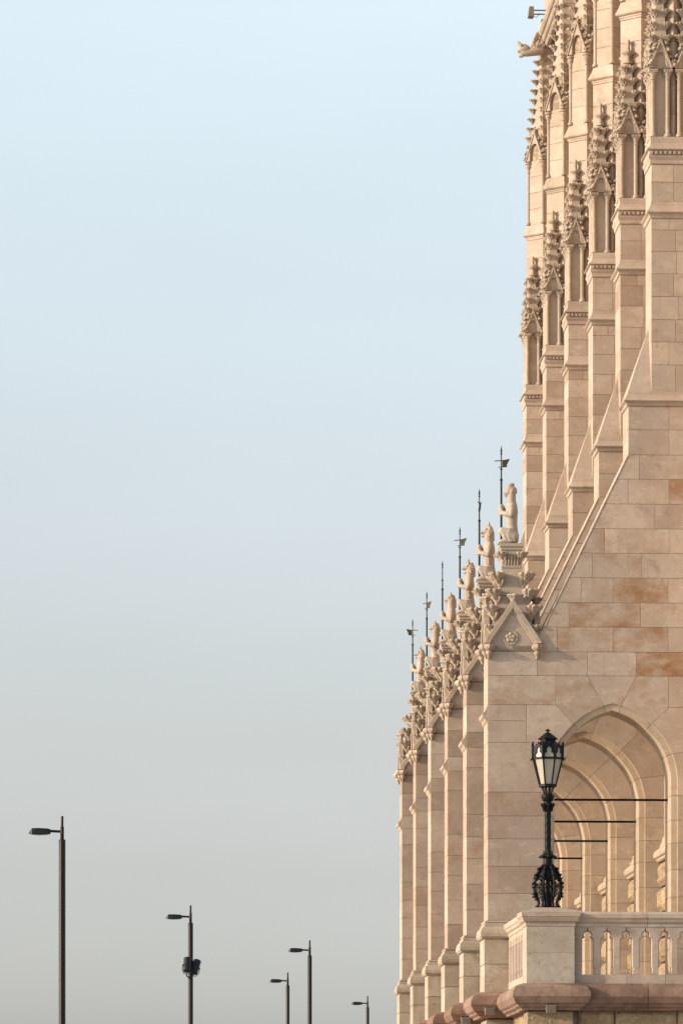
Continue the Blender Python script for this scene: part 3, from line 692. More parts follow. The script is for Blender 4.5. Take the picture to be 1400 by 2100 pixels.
# ================================================================== terrace in front
YP = 14.9 * S                                       # front of the corner pier
PMP = F / YP
def tx(px): return X2(px, YP)
def tz(py): return Z2(py, YP)
pw0, pw1 = tx(1079), tx(1177); pd = pw1 - pw0
pcx, pcy = (pw0 + pw1) / 2, YP + pd / 2
ZT = tz(2017)
terr = thing('terrace_wall', (pcx, YP, 0), 'rough stone terrace wall topped by a rounded pink stone course', 'wall')
TO = Vector(terr.location)
def tp(mb, name, mat, smooth=None, parent=terr, o=TO): return part(name, MB().put(mb, Matrix.Translation(-o)), mat, parent, smooth)
PINK = [(-0.05, 2016), (0.05, 2016.5), (0.13, 2019), (0.195, 2025), (0.235, 2034), (0.245, 2044), (0.195, 2057), (0.15, 2061), (0.145, 2064), (0.09, 2068), (0.08, 2072), (-0.05, 2072)]
def pink(x0, x1, y0, y1, l=1, r=1, f=1, b=1, dz=0.0):
    tp(MB().rect(x0, x1, y0, y1, [(d, tz(z) + dz) for d, z in PINK], l, r, f, b), 'string_course', 'pink', 24)
pink(pw0, pw1, YP, YP + pd, b=0)
RY = YP + 0.12                                     # face of the balustrade
ends = [pw1 + 0.05, tx(1327), tx(1440), tx(1560)]
for a, b in zip(ends, ends[1:]):
    tp(MB().loft([[(x, RY + 0.3, tz(2016))] + [(x, RY - d, tz(z)) for d, z in PINK[1:-1]] + [(x, RY + 0.3, tz(2072))] for x in (a + 0.004, b - 0.004)]), 'string_course', 'pink', 24)
ycut = [YP + pd + 0.004, YP + 2.3, D1 - 0.33]
for a, b in zip(ycut, ycut[1:]):
    tp(MB().loft([[(pw0 + 0.45, y, tz(2016))] + [(pw0 + 0.03 - d, y, tz(z)) for d, z in PINK[1:-1]] + [(pw0 + 0.45, y, tz(2072))] for y in (a + 0.004, b - 0.004)]), 'string_course', 'pink', 24)
dzb = bz(2036) - tz(2017)
for k in range(6):
    y = D1 + k * S
    pink(bx(992), bx(1121), y - 0.07, y + T + 0.45, dz=dzb)
    x0, x1 = bx(997), bx(1121)
    for j in range(4):
        z1 = tz(2073) + dzb - j * 0.62; z0 = z1 - 0.61
        tp(MB().rect(x0, x1, y - 0.03, y + T + 0.4, [(-0.03, z0), (0, z0 + .03), (0, z1 - 0.03), (-0.03, z1)]), 'pier_block', 'travertine')
# corner pier below the pink course, and the rock-faced wall
for j in range(5):
    z1 = tz(2073.5) - j * 0.72; z0 = z1 - 0.71
    tp(MB().rect(pw0 + 0.02, pw1 - 0.02, YP + 0.02, YP + pd, [(-0.012, z0), (0, z0 + .012), (0, z1 - 0.012), (-0.012, z1)]), 'pier_block', 'rough')
tp(MB().box(pw1 - 0.1, tx(1590), RY + 0.13, RY + 1.0, 0, tz(2060)), 'wall_core', 'mortar')
tp(MB().box(pw0 + 0.16, pw0 + 1.0, YP + pd - 0.1, D1 + 0.2, 0, tz(2073.5)), 'wall_core', 'mortar')
xx = [1186, 1262, 1390, 1500, 1580]
for j in range(5):
    z1 = tz(2071.0) - j * 0.6; z0 = z1 - 0.58
    for i, (a, b) in enumerate(zip(xx, xx[1:])):
        sft = (-40, 0)[j % 2 == 0] if i else 0
        a2 = tx(a + (sft if i else 0)) + 0.012; b2 = tx(b + (-40 if j % 2 and i < 3 else 0)) - 0.012
        tp(MB().put(rock_face(a2, b2, z0, z1, 0.06, i * 31 + j * 7, nu=12, nv=8), Matrix.Translation((0, RY + 0.07, 0))), 'rock_faced_block', 'rough')
for j in range(5):
    z1 = tz(2071.0) - j * 0.6; z0 = z1 - 0.58
    n = 3
    for i in range(n):
        a = YP + pd + (D1 - YP - pd - 0.1) * i / n + .01; b = YP + pd + (D1 - YP - pd - 0.1) * (i + 1) / n - .01
        tp(MB().box(pw0 + 0.09, pw0 + 0.2, a, b, z0, z1), 'rock_faced_block', 'rough')
tp(MB().box(pw0 + 0.2, XW, RY + 0.25, D1 + 6 * S, tz(2073) - 0.25, tz(2073)), 'terrace_floor', 'floor')
tp(MB().box(bx(1010), XW, D1 + 0.4, Y6 + T + 1.2, 0, tz(2073) - 0.26), 'foundation', 'travertine')

# ---- balustrade
bal = thing('balustrade', (pcx, YP, ZT), 'pale stone balustrade with keyhole openings and a square corner pier', 'balustrade')
BLO = Vector(bal.location)
def bp(mb, name, mat, smooth=None): return tp(mb, name, mat, smooth, bal, BLO)
zc1, zc0 = tz(1867), tz(1899)
bp(MB().rect(pw0, pw1, YP, YP + pd, [(-0.01, ZT - 0.01), (0, ZT + 0.002), (0, tz(1955)), (-0.004, tz(1954.5)), (-0.004, tz(1954)), (0, tz(1953.5)), (0, tz(1899)), (-0.01, tz(1898))]), 'pier', 'streaked')
capprof = [(-0.01, tz(1900)), (0.012, tz(1899)), (0.016, tz(1892)), (0.05, tz(1889)), (0.062, tz(1885)), (0.07, tz(1883)), (0.072, tz(1881)), (0.085, tz(1879.5)), (0.09, tz(1870.5)), (0.082, tz(1869.5)), (-0.16, tz(1860))]
bp(MB().rect(pw0, pw1, YP, YP + pd, capprof), 'pier_cap', 'ashlar', 14)
def coping(p0, p1, axis):
    pr = [(0.06, tz(1900)), (-0.012, tz(1899.5)), (-0.016, tz(1893)), (-0.045, tz(1890)), (-0.056, tz(1886)), (-0.064, tz(1884)), (-0.078, tz(1882)), (-0.08, tz(1874)), (-0.07, tz(1872)), (-0.03, tz(1869))]
    pr = pr + [(0.14 - d, z) for d, z in pr[::-1]]
    if axis == 'x': m = MB().loft([[(x, RY + d, z) for d, z in pr] for x in (p0 + .003, p1 - .003)])
    else: m = MB().loft([[(pw0 + 0.012 + d, y, z) for d, z in pr] for y in (p0 + .003, p1 - .003)])
    bp(m, 'coping', 'ashlar', 14)
for a, b in ((pw1 - 0.02, tx(1328)), (tx(1328), tx(1450)), (tx(1450), tx(1560))): coping(a, b, 'x')
PITCH = 39.9 / PMP
for a, b in ((YP + pd - 0.02, YP + 2.4), (YP + 2.4, D1 + 0.1)): coping(a, b, 'y')
def baluster(half=0, c=1.0):
    k = 1 / PMP; P = PITCH / 2; oy = lambda py: tz(py) - ZT
    side = []; ow = 11.6 * k
    side.append((P - ow - 0.012, oy(1997.5), 0)); side.append((P - ow - 0.012, oy(1985), 1)); side.append((P - ow, oy(1983), 1)); side.append((P - ow, oy(1928), 1))
    for t in (0.25, 0.55, 0.85):
        side.append((P - ow + 6.0 * k * (1 - math.cos(t * math.pi / 2)), oy(1928) + 5.5 * k * math.sin(t * math.pi / 2), 1))
    side.append((P - 5.6 * k, oy(1921.8), 1))
    for t in (-35, -5, 25, 55):
        side.append((P - 7.2 * k * math.cos(R(t)), oy(1916.3) + 7.2 * k * math.sin(R(t)), 1))
    side.append((P - 0.0016, oy(1909.0), 0.6)); side.append((P - 0.0016, oy(1898.8), 0))
    rgt = side; lft = [(-x, z, w) for x, z, w in side[::-1]]
    allp = rgt + lft if not half else rgt + [(half, side[-1][1], 0), (half, side[0][1], 0)]
    pl = [(x, z) for x, z, w in allp]; w = [v for _, _, v in allp]
    th = 0.15; a = inset(pl, -0.006, w); b = inset(pl, 0.014, w)
    a = pl
    return MB().loft([[(x, 0.0, z) for x, z in inset(pl, 0.017 * c, w)], [(x, 0.012, z) for x, z in inset(pl, 0.014 * c, w)], [(x, 0.040, z) for x, z in inset(pl, 0.005 * c, w)], [(x, 0.046, z) for x, z in pl], [(x, th - 0.046, z) for x, z in pl], [(x, th - 0.012, z) for x, z in inset(pl, 0.014 * c, w)], [(x, th, z) for x, z in inset(pl, 0.017 * c, w)]]).mesh('baluster', 'ashlar')
BAL = baluster()
BALS = baluster(0, 0.15)
BO1 = baluster(-(1186.0 - 1177) / PMP)
c0 = tx(1205.6)
obj('baluster', BO1, bal, (c0 - PITCH / 2 - BLO.x, RY - BLO.y, 0))
for i in range(8): obj('baluster', BAL, bal, (c0 + PITCH * (i + 0.5) - BLO.x, RY - BLO.y, 0))
for a, b in ((1177, 1286), (1286, 1365), (1365, 1450), (1450, 1530)):
    bp(MB().box(tx(a) + 0.003, tx(b) - 0.003, RY - 0.004, RY + 0.154, ZT - 0.005, tz(1998)), 'plinth', 'ashlar')
ys = YP + pd + 0.30
obj('baluster', BO1, bal, (pw0 + 0.012 - BLO.x, ys + 8 * PITCH + 0.0 - BLO.y, 0), R(-90))
for i in range(8): obj('baluster', BALS, bal, (pw0 + 0.012 - BLO.x, ys + i * PITCH - BLO.y, 0), R(-90))
bp(MB().box(pw0 + 0.012, pw0 + 0.162, ys - PITCH * 1.5, ys - PITCH / 2 - 0.003, tz(1998), tz(1899)), 'end_panel', 'ashlar')
bp(MB().box(pw0 + 0.012, pw0 + 0.162, ys + PITCH * 8.52, D1 - 0.075, tz(1998), tz(1899)), 'end_panel', 'ashlar')
for a, b in ((YP + pd, YP + 2.2), (YP + 2.2, D1 - 0.075)):
    bp(MB().box(pw0 + 0.008, pw0 + 0.166, a + 0.003, b - 0.003, ZT - 0.005, tz(1998)), 'plinth', 'ashlar')

# ---- floodlights below the pink course
def floodlight(loc, rz, label, group):
    t = thing('floodlight', loc, label, 'floodlight', group, rz)
    part('housing', MB().loft([[(x * s, y, z * s) for x, z in ((-0.08, -0.062), (0.08, -0.062), (0.08, 0.062), (-0.08, 0.062))] for y, s in ((-0.09, 0.97), (-0.085, 1), (0.0, 1), (0.03, 0.8))]), 'grey', t)
    part('glass', MB().box(-0.066, 0.066, -0.093, -0.088, -0.05, 0.05), 'lens', t)
    part('bracket', MB().tube([(-0.088, 0, 0), (-0.088, 0.03, 0.09), (0.088, 0.03, 0.09), (0.088, 0, 0)], 0.008, 6).tube([(0, 0.03, 0.09), (0, 0.15, 0.09)], 0.012, 6), 'grey', t)
    return t
floodlight((tx(1127), YP - 0.14, tz(2070)), 0, 'small grey floodlight under the pink course of the corner pier', 'floodlights under the pink course')
floodlight((bx(1000), D1 - 0.34, bz(2076)), R(0), 'small grey floodlight under the pink course of the first buttress', 'floodlights under the pink course')
floodlight((bx(995), D1 + S - 0.34, bz(2076)), R(0), 'small grey floodlight under the pink course of the second buttress', 'floodlights under the pink course')

# floodlight on two arms at the top of the far end
def arm_floodlight():
    Y = Y6 + 0.25
    P = lambda x, y: (XZ(x, y, Y)[0], Y, Z2(y, Y))
    o = P(1118, 26); t = thing('arm_floodlight', o, 'box floodlight held out on two arms above the gargoyle', 'floodlight')
    q = lambda x, y: tuple(a - b for a, b in zip(P(x, y), o))
    a, b = q(1082, 36), q(1093, 17)
    part('housing', MB().loft([[(x, y, z) for x, z in ((a[0], a[2]), (b[0], a[2] - 0.01), (b[0], b[2]), (a[0] + .02, b[2]))] for y in (-0.14, 0.14)]), 'grey', t)
    for yy in (22, 30):
        part('arm', MB().tube([q(1092, yy), q(1124, yy)], 0.016, 8), 'grey', t)
    part('cable', MB().tube([q(1092, 32), q(1096, 36), q(1100, 36), q(1103, 32), q(1106, 28)], 0.006, 6), 'iron', t)
arm_floodlight()

# ================================================================== statues and spears
def capsule_chain(mb, pts, seg=12):
    """tapered limb through (x, y, z, r) points with ball ends"""
    P = [Vector(p[:3]) for p in pts]
    mb.tube(P, [p[3] for p in pts], seg)
    for p in pts: mb.ball(p[:3], p[3], seg, 8)
def statue(kind, idx):
    u = 1 / PM
    X0 = 1046
    def p(px, py, y, r): return ((px - X0) * u, y, (1110 - py) * u, r * u)
    mb = MB(); p0 = p
    def p(px, py, y, r): return p0(px, py, y, r * 1.10)
    slim = {0: 1.0, 1: 1.0, 2: 0.95, 3: 1.0, 4: 0.9, 5: 0.92}[idx]
    # trunk: rump, waist, chest, neck
    neck = {0: 0, 1: -1, 2: 2, 3: 0, 4: 1.5, 5: 1}[idx]
    capsule_chain(mb, [p(1054, 1099, 0, 11), p(1053, 1088, 0, 11), p(1051.5, 1072, 0, 10.5 * slim), p(1051, 1058, 0, 11 * slim), p(1051, 1044, 0, 12.2 * slim), p(1051, 1032, 0, 11 * slim), p(1051 + neck, 1020, 0, 8.3), p(1051 + neck, 1008, 0, 8)], 14)
    for s in (-1, 1):
        yy = s * 0.085
        # thigh, shin, foot
        capsule_chain(mb, [p(1055, 1094, yy, 10), p(1044, 1087, yy * 1.2, 8.5), p(1031, 1083, yy * 1.15, 6.2)])
        capsule_chain(mb, [p(1031, 1083, yy * 1.15, 5.6), p(1036, 1094, yy * 1.2, 5.4), p(1041, 1104, yy * 1.2, 4.8)])
        capsule_chain(mb, [p(1044, 1105, yy * 1.2, 5), p(1032, 1105, yy * 1.2, 4.6), p(1025, 1107, yy * 1.2, 3.2)])
        # haunch fold
        capsule_chain(mb, [p(1036, 1086, yy * 1.55, 3.0), p(1043, 1096, yy * 1.6, 3.0), p(1048, 1106, yy * 1.5, 2.4)], 8)
        # arm: shoulder, elbow, hand
        da = (0, 2, -1, 3, -3, 1)[idx]
        ex, ey = 1049 - (idx % 3), 1051 + da
        hy = (1035 if s > 0 else 1045) + da
        capsule_chain(mb, [p(1051, 1033, yy * 1.35, 7.2), p(1050.5, 1042, yy * 1.6, 6.2), p(ex, ey, yy * 1.65, 5.4)])
        capsule_chain(mb, [p(ex, ey, yy * 1.65, 5.2), p(1040, hy + 4, yy * 1.3, 4.6), p(1032, hy + 1, yy * 0.6, 4.0)])
        capsule_chain(mb, [p(1030, hy + 2, 0.01 * s, 5.0), p(1030, hy - 3, 0.01 * s, 5.0)], 10)
        for k in range(4):
            capsule_chain(mb, [p(1035.5, hy - 4 + 2.6 * k, s * 0.035, 1.5), p(1030, hy - 4 + 2.6 * k, s * 0.052, 1.5), p(1025, hy - 4 + 2.6 * k, s * 0.025, 1.4)], 6)
    # head
    hx = 1050.5 + neck
    if kind == 'ape':
        capsule_chain(mb, [p(hx + 2, 1000, 0, 9.5), p(hx - 3, 996, 0, 8.5)]); capsule_chain(mb, [p(hx - 6, 1003, 0, 6.5), p(hx - 11, 1005.5, 0, 4.4)])
        mb.ball(p(hx + 1, 987.5, 0, 3)[:3], 5.5 * u, 10, 6, (1.1, 0.6, 0.8))
        capsule_chain(mb, [p(hx - 8, 997, 0.03, 2.2), p(hx - 8, 997, -0.03, 2.2)], 8)
        for s in (-1, 1): mb.ball((p(hx + 1, 1001, 0, 1)[0], s * 0.08, p(0, 1001, 0, 1)[2]), 3.6 * u, 10, 6, (0.7, 0.35, 1.3))
        capsule_chain(mb, [p(hx - 10, 1010, 0, 3.0), p(hx - 4, 1011, 0, 3.2)], 8)
    else:
        sn = {'wolf': 17.5, 'dragon': 16, 'bear': 14.5, 'cat': 14, 'lynx': 16.5}[kind]
        top = {'wolf': 995, 'dragon': 996, 'bear': 996, 'cat': 995, 'lynx': 996}[kind]
        capsule_chain(mb, [p(hx + 2, top + 6, 0, 9), p(hx - 3, top + 4, 0, 7.8)])
        # upper muzzle and lower jaw with an open mouth between
        capsule_chain(mb, [p(hx - 5, top + 7, 0, 5.6), p(hx - sn + 1, top + 8.5, 0, 2.9)])
        gape = {'wolf': 8, 'dragon': 10, 'bear': 6.5, 'cat': 6.5, 'lynx': 7.5}[kind]
        capsule_chain(mb, [p(hx - 2, top + 12, 0, 4.0), p(hx - sn + 4, top + 9 + gape, 0, 1.9)])
        mb.ball(p(hx - sn, top + 8.5, 0, 1)[:3], 2.2 * u, 8, 6)
        for s in (-1, 1):
            e = {'wolf': (1, 15, 4.0), 'dragon': (-3, 14, 3.8), 'bear': (-1, 11, 4.0), 'cat': (-1, 12.5, 3.8), 'lynx': (0, 15, 3.6)}[kind]
            capsule_chain(mb, [p(hx + e[0] + 1, top - 0.5, s * 0.045, e[2]), p(hx + e[0], top - e[1] * 0.6, s * 0.055, e[2] * 0.7), p(hx + e[0] - 0.5, top - e[1], s * 0.06, 0.7)], 8)
            mb.ball((p(hx - 7, 0, 0, 1)[0], s * 0.047, p(0, top + 3.5, 0, 1)[2]), 1.9 * u, 8, 6)
            if kind in ('wolf', 'dragon', 'lynx'):     # ruff or frill
                for k in range(5):
                    t = R(-60 + 32 * k); rr = 12 if kind == 'dragon' else 9
                    capsule_chain(mb, [p(hx - 1, top + 7, s * 0.068, 2.0), p(hx - 1 + rr * math.cos(t), top + 7 + rr * math.sin(t), s * 0.085, 1.1)], 6)
        capsule_chain(mb, [p(hx + 5, top - 1, 0, 4.5), p(hx + 9, top + 9, 0, 4.2), p(hx + 9.5, top + 24, 0, 4)], 10)
    for s in (-1, 1):
        for k in range(4):
            capsule_chain(mb, [p(1037 + 4.2 * k, 1083 + 1.5 * k, s * 0.150, 1.3), p(1043 + 4 * k, 1094 + k, s * 0.158, 1.5), p(1047 + 3.4 * k, 1106, s * 0.145, 1.2)], 6)
        if idx in (1, 2, 5):
            for k in range(4):
                capsule_chain(mb, [p(1043, 1058 + 4.2 * k, s * 0.075, 1.3), p(1050, 1060 + 4.2 * k, s * 0.102, 1.5), p(1058, 1059 + 4.2 * k, s * 0.075, 1.2)], 6)
        capsule_chain(mb, [p(hx - 10, (997 if kind == 'ape' else top + 2.5), s * 0.03, 1.7), p(hx - 5, (996 if kind == 'ape' else top + 1.5), s * 0.06, 1.9)], 6)
    # tassel of hair at the belly
    capsule_chain(mb, [p(1041, 1057, 0, 2.5), p(1041.5, 1064, 0, 2.2), p(1044, 1069, 0, 1.6)], 8)
    me0 = mb.mesh('tmp', 'figure'); ob = bpy.data.objects.new('tmp', me0); COL.objects.link(ob)
    md = ob.modifiers.new('r', 'REMESH'); md.mode = 'VOXEL'; md.voxel_size = 0.007; md.use_smooth_shade = True
    sm = ob.modifiers.new('s', 'SMOOTH'); sm.factor = 0.25; sm.iterations = 1
    dg = bpy.context.evaluated_depsgraph_get(); me = bpy.data.meshes.new_from_object(ob.evaluated_get(dg))
    bpy.data.objects.remove(ob); bpy.data.meshes.remove(me0)
    me.name = 'animal_statue'
    if not me.materials: me.materials.append(M['figure'])
    me.shade_smooth()
    return me
def spear(idx, loc, flag):
    u = 1 / PM
    zb = -1110
    Zp = lambda py: (1110 - py) * u
    t = thing('pennant_spear', loc, None, 'spear', 'pennant spears held by the statues')
    part('shaft', MB().lathe([(0.018, Zp(1109)), (0.019, Zp(1060)), (0.017, Zp(980)), (0.013, Zp(978.5)), (0.012, Zp(957)), (0.022, Zp(956)), (0.022, Zp(954.5)), (0.01, Zp(953)), (0.009, Zp(925))], 10), 'spear', t, 40)
    part('knob', MB().ball((0, 0, Zp(977.5)), 0.026, 10, 6), 'spear', t, 60)
    part('spearhead', MB().lathe([(0.009, Zp(926)), (0.017, Zp(925)), (0.017, Zp(923.5)), (0.009, Zp(922)), (0.017, Zp(918)), (0.010, Zp(913)), (0.001, Zp(907))], 8), 'spear', t, 30)
    fl = MB()
    fl.prism([(0.015, Zp(950.5)), (0.095, Zp(950.5)), (0.1, Zp(945.5)), (0.14, Zp(936)), (0.015, Zp(938.5))], -0.004, 0.004)
    part('pennant', fl, 'gilt', t, rz=flag)
    part('crossbar', MB().tube([(-0.115, 0, Zp(939.5)), (-0.1, 0, Zp(938.2)), (0.02, 0, Zp(938)), (0.14, 0, Zp(935.5))], 0.008, 6).tube([(-0.05, 0, Zp(953)), (-0.04, 0, Zp(951)), (0.095, 0, Zp(950.8))], 0.007, 6), 'spear', t, rz=flag)
    return t
KINDS = ['ape', 'wolf', 'dragon', 'bear', 'cat', 'lynx']
SL = ['crouching ape-like stone beast with a rounded crown, tallest and nearest on the first pinnacle',
      'snarling wolf-like stone beast with shaggy cheeks, second statue from the stepped shafts',
      'stone dragon-like beast with a fan-shaped spiked ear frill and open jaws, third in the row',
      'bear-like stone beast with a long upright back, fourth in the row of statues',
      'stone cat-like beast with a slender long neck, fifth in the row of statues',
      'smallest, farthest stone beast with a pointed ear, last in the row of statues']
PL = ['spear with pennant pointing right held by the nearest statue', 'spear with its pennant seen edge-on, held by the second statue', 'spear with right-pointing tilted pennant held by the frilled third statue',
      'slim spear with edge-on pennant held by the fourth statue', 'spear with small slanted pennant held by the fifth statue', 'lowest spear, its dark pennant pointing left, held by the farthest statue']
FL = [R(-8), R(72), R(-28), R(84), R(-52), R(172)]
for k in range(6):
    Y = D1 + k * S
    base = Vector((BASE.x + STAT[0], Y + STAT[1], BASE.z + STAT[2]))
    o = obj('animal_statue', statue(KINDS[k], k), None, base + Vector((-0.03, 0, 0.0)))
    tag(o, SL[k], 'statue', 'seated beast statues on the buttress pinnacles')
    sp = spear(k, base + Vector(((1030.0 - 1046) / PM - 0.03, 0, 0.0)), FL[k]); sp['label'] = PL[k]

# ================================================================== cast-iron lantern on the corner pier
def lantern_post():
    u = 1 / (F / (YP + pd / 2))
    t = thing('lantern_post', (pcx - 0.01, pcy, tz(1860.0)), 'ornate black cast-iron lantern post with frosted panes on the balustrade corner pier', 'lamp')
    z = lambda py: (1862 - py) * u
    def pt(name, mb, smooth=None, mat='iron', parent=t, **k): return part(name, mb, mat, parent, smooth, **k)
    oct_ = R(22.5)
    pt('base_plate', MB().lathe([(23 * u, -0.01), (24 * u, 0.0), (24 * u, z(1860)), (19 * u, z(1858.5)), (10 * u, z(1858))], 16), 30)
    pt('vase', MB().lathe([(12 * u, z(1860)), (13.5 * u, z(1856)), (12.5 * u, z(1850)), (9 * u, z(1846)), (7 * u, z(1842)), (8 * u, z(1838)), (7 * u, z(1832)), (4.5 * u, z(1826)), (4 * u, z(1800)), (6 * u, z(1780))], 20), 45)
    # pierced cage: ribs that swell out and close into a dome
    prof = [(23, 1860), (20, 1852), (21.5, 1845), (26, 1836), (29.5, 1824), (29.5, 1812), (27, 1801), (22.5, 1790), (17, 1781), (12, 1775)]
    for k in range(8):
        a = R(45 * k + 22.5); c, s = math.cos(a), math.sin(a)
        kn = (MB().tube([(r * u * c, r * u * s, z(y)) for r, y in prof], [2.4 * u, 2.2 * u, 2.6 * u, 3.0 * u, 2.6 * u, 2.4 * u, 2.4 * u, 2.6 * u, 2.4 * u, 2 * u], 8))
        for r, y, q in ((29.5, 1838, 3.6), (31, 1832, 2.6), (31.5, 1811, 3.4), (27, 1794, 3.2), (20, 1781, 3.4), (26, 1844, 2.4), (24.5, 1859.5, 3.0)):
            kn.ball((r * u * c, r * u * s, z(y)), q * u, 8, 6, (1.1, 1.1, 0.9))
        for dy in (0, 1):
            kn.tube([((29 - 2 * dy) * u * c, (29 - 2 * dy) * u * s, z(1822 - 18 * dy)), ((33 - 3 * dy) * u * c, (33 - 3 * dy) * u * s, z(1820 - 18 * dy)), ((34 - 3 * dy) * u * c, (34 - 3 * dy) * u * s, z(1816 - 18 * dy))], [1.6 * u, 1.3 * u, 0.7 * u], 6)
        pt('rib', kn, 60)
        # tracery rings and cusps between the ribs
        b = R(45 * k); tr = MB(); rr = 24.5
        tang = Vector((-math.sin(b), math.cos(b), 0)); ctr = Vector((math.cos(b), math.sin(b), 0)) * rr * u
        for cx, cy, rad in ((0, 1822, 4.2), (-4.6, 1815, 3.2), (4.6, 1815, 3.2), (0, 1831, 3.4)):
            tr.tube([ctr + tang * ((cx + rad * math.cos(q)) * u) + Vector((0, 0, z(cy) + rad * u * math.sin(q))) for q in [2 * math.pi * j / 12 for j in range(13)]], 1.0 * u, 5)
        for sg in (-1, 1):
            tr.tube([ctr + tang * (sg * 9 * u) + Vector((0, 0, z(1806))), ctr * 0.98 + tang * (sg * 5 * u) + Vector((0, 0, z(1801))), ctr * 0.96 + Vector((0, 0, z(1796)))], 1.6 * u, 6)
        pt('tracery', tr, 60)
    pt('dome', MB().lathe([(24.5 * u, z(1803)), (23 * u, z(1797)), (18.5 * u, z(1788)), (13.5 * u, z(1781)), (11 * u, z(1776)), (12.5 * u, z(1774.5)), (12.5 * u, z(1772)), (10 * u, z(1771)), (9.5 * u, z(1758))], 24), 45)
    cl = MB().lathe([(9.5 * u, z(1760)), (12 * u, z(1758)), (15 * u, z(1756)), (15 * u, z(1754)), (9 * u, z(1751)), (8 * u, z(1749))], 24, lobes=8, amp=0.12)
    for k in range(8):
        a = R(45 * k); c, s = math.cos(a), math.sin(a)
        cl.tube([(12 * u * c, 12 * u * s, z(1755)), (17 * u * c, 17 * u * s, z(1757)), (19 * u * c, 19 * u * s, z(1759))], [2.2 * u, 1.8 * u, 0.8 * u], 6)
        cl.tube([(9.5 * u * c, 9.5 * u * s, z(1752)), (9.5 * u * c, 9.5 * u * s, z(1743))], [1.1 * u, 0.7 * u], 5)
    pt('leaf_collar', cl, 50)
    sh = MB(); rings = []
    for i in range(25):
        zz = 1750 + (1662 - 1750) * i / 24; tw = R(14 * i)
        rings.append([((6.6 * u) * (1 + 0.035 * math.cos(6 * (2 * math.pi * j / 36))) * math.cos(2 * math.pi * j / 36 + tw), (6.6 * u) * (1 + 0.035 * math.cos(6 * (2 * math.pi * j / 36))) * math.sin(2 * math.pi * j / 36 + tw), z(zz)) for j in range(36)])
    pt('shaft', sh.loft(rings), 50)
    cp = MB().lathe([(7 * u, z(1664)), (8 * u, z(1660)), (9.5 * u, z(1652)), (12 * u, z(1650)), (12 * u, z(1647)), (8 * u, z(1645.5)), (8 * u, z(1643)), (11 * u, z(1641)), (12 * u, z(1638)), (13.5 * u, z(1634)), (13.5 * u, z(1630)), (11 * u, z(1627.5)), (7 * u, z(1627))], 16)
    for k in range(8):
        a = R(45 * k); c, s = math.cos(a), math.sin(a)
        cp.tube([(8 * u * c, 8 * u * s, z(1663)), (10 * u * c, 10 * u * s, z(1654)), (13 * u * c, 13 * u * s, z(1649)), (12.5 * u * c, 12.5 * u * s, z(1646))], [1.6 * u, 2 * u, 2.2 * u, 1.2 * u], 6)
    pt('capital', cp, 45)
    for k in range(8):
        a = R(45 * k + 22.5); c, s = math.cos(a), math.sin(a)
        pt('bracket', MB().tube([(7 * u * c, 7 * u * s, z(1629)), (8.5 * u * c, 8.5 * u * s, z(1622)), (12 * u * c, 12 * u * s, z(1614)), (17 * u * c, 17 * u * s, z(1611))], 1.5 * u, 6), 60)
    # lantern: octagonal glass body
    lan = bpy.data.objects.new('lantern', None); COL.objects.link(lan); lan.parent = t; lan.empty_display_size = 0.1
    def o8(r, y): return [(r * u / math.cos(oct_) * math.cos(R(45 * k + 22.5)), r * u / math.cos(oct_) * math.sin(R(45 * k + 22.5)), z(y)) for k in range(8)]
    pt('bottom_ring', MB().loft([o8(16, 1613), o8(18, 1612), o8(18, 1608), o8(16.5, 1607)]), None, 'iron', lan)
    ringm = MB().loft([o8(29.2, 1557), o8(30.6, 1556.5), o8(30.6, 1553), o8(29.2, 1552.5)]); pt('middle_ring', ringm, None, 'iron', lan)
    B = o8(16.6, 1608); Tt = o8(29, 1555.5); U = o8(29.5, 1530)
    for k in range(8):
        j = (k + 1) % 8
        b0, b1, t0, t1, u0, u1 = [Vector(q) for q in (B[k], B[j], Tt[k], Tt[j], U[k], U[j])]
        nrm = ((b0 + b1 + t0 + t1) / 4); nrm.z = 0; nrm.normalize(); th = nrm * (0.8 * u)
        pt('pane', MB().loft([[b0 - th, b1 - th, t1 - th, t0 - th], [b0 - 2 * th, b1 - 2 * th, t1 - 2 * th, t0 - 2 * th]]), None, 'pane', lan)
        pt('pane', MB().loft([[t0 - th, t1 - th, u1 - th, u0 - th], [t0 - 2 * th, t1 - 2 * th, u1 - 2 * th, u0 - 2 * th]]), None, 'pane', lan)
        pt('glazing_bar', MB().tube([b0, t0, u0 + Vector((0, 0, 0.0))], [1.5 * u, 1.7 * u, 1.9 * u], 6), 40, 'iron', lan)
        # trefoil head of each upper pane
        w = (u1 - u0).length / 2; mid = (t0 + t1) / 2; hgt = z(1527) - z(1554)
        ex = (u1 - u0).normalized()
        def q(a, b): return mid + ex * a + Vector((0, 0, b)) + nrm * (0.9 * u)
        op = [(w * 0.72, 0.0), (w * 0.74, hgt * 0.28), (w * 0.62, hgt * 0.40), (w * 0.38, hgt * 0.45), (w * 0.34, hgt * 0.50), (w * 0.42, hgt * 0.60), (w * 0.36, hgt * 0.72), (w * 0.16, hgt * 0.84), (0, hgt * 0.92)]
        outl = [(w, 0), (w, hgt * 0.92), (w * 0.4, hgt * 1.0), (0, hgt * 1.14)]
        rp = [q(a, b) for a, b in op]; ro = [q(a, b) for a, b in outl]
        def ipt(f, P):
            f *= len(P) - 1; i = min(int(f), len(P) - 2); return P[i].lerp(P[i + 1], f - i)
        ro2 = [ipt(i / (len(op) - 1), ro) for i in range(len(op))]
        tm = MB()
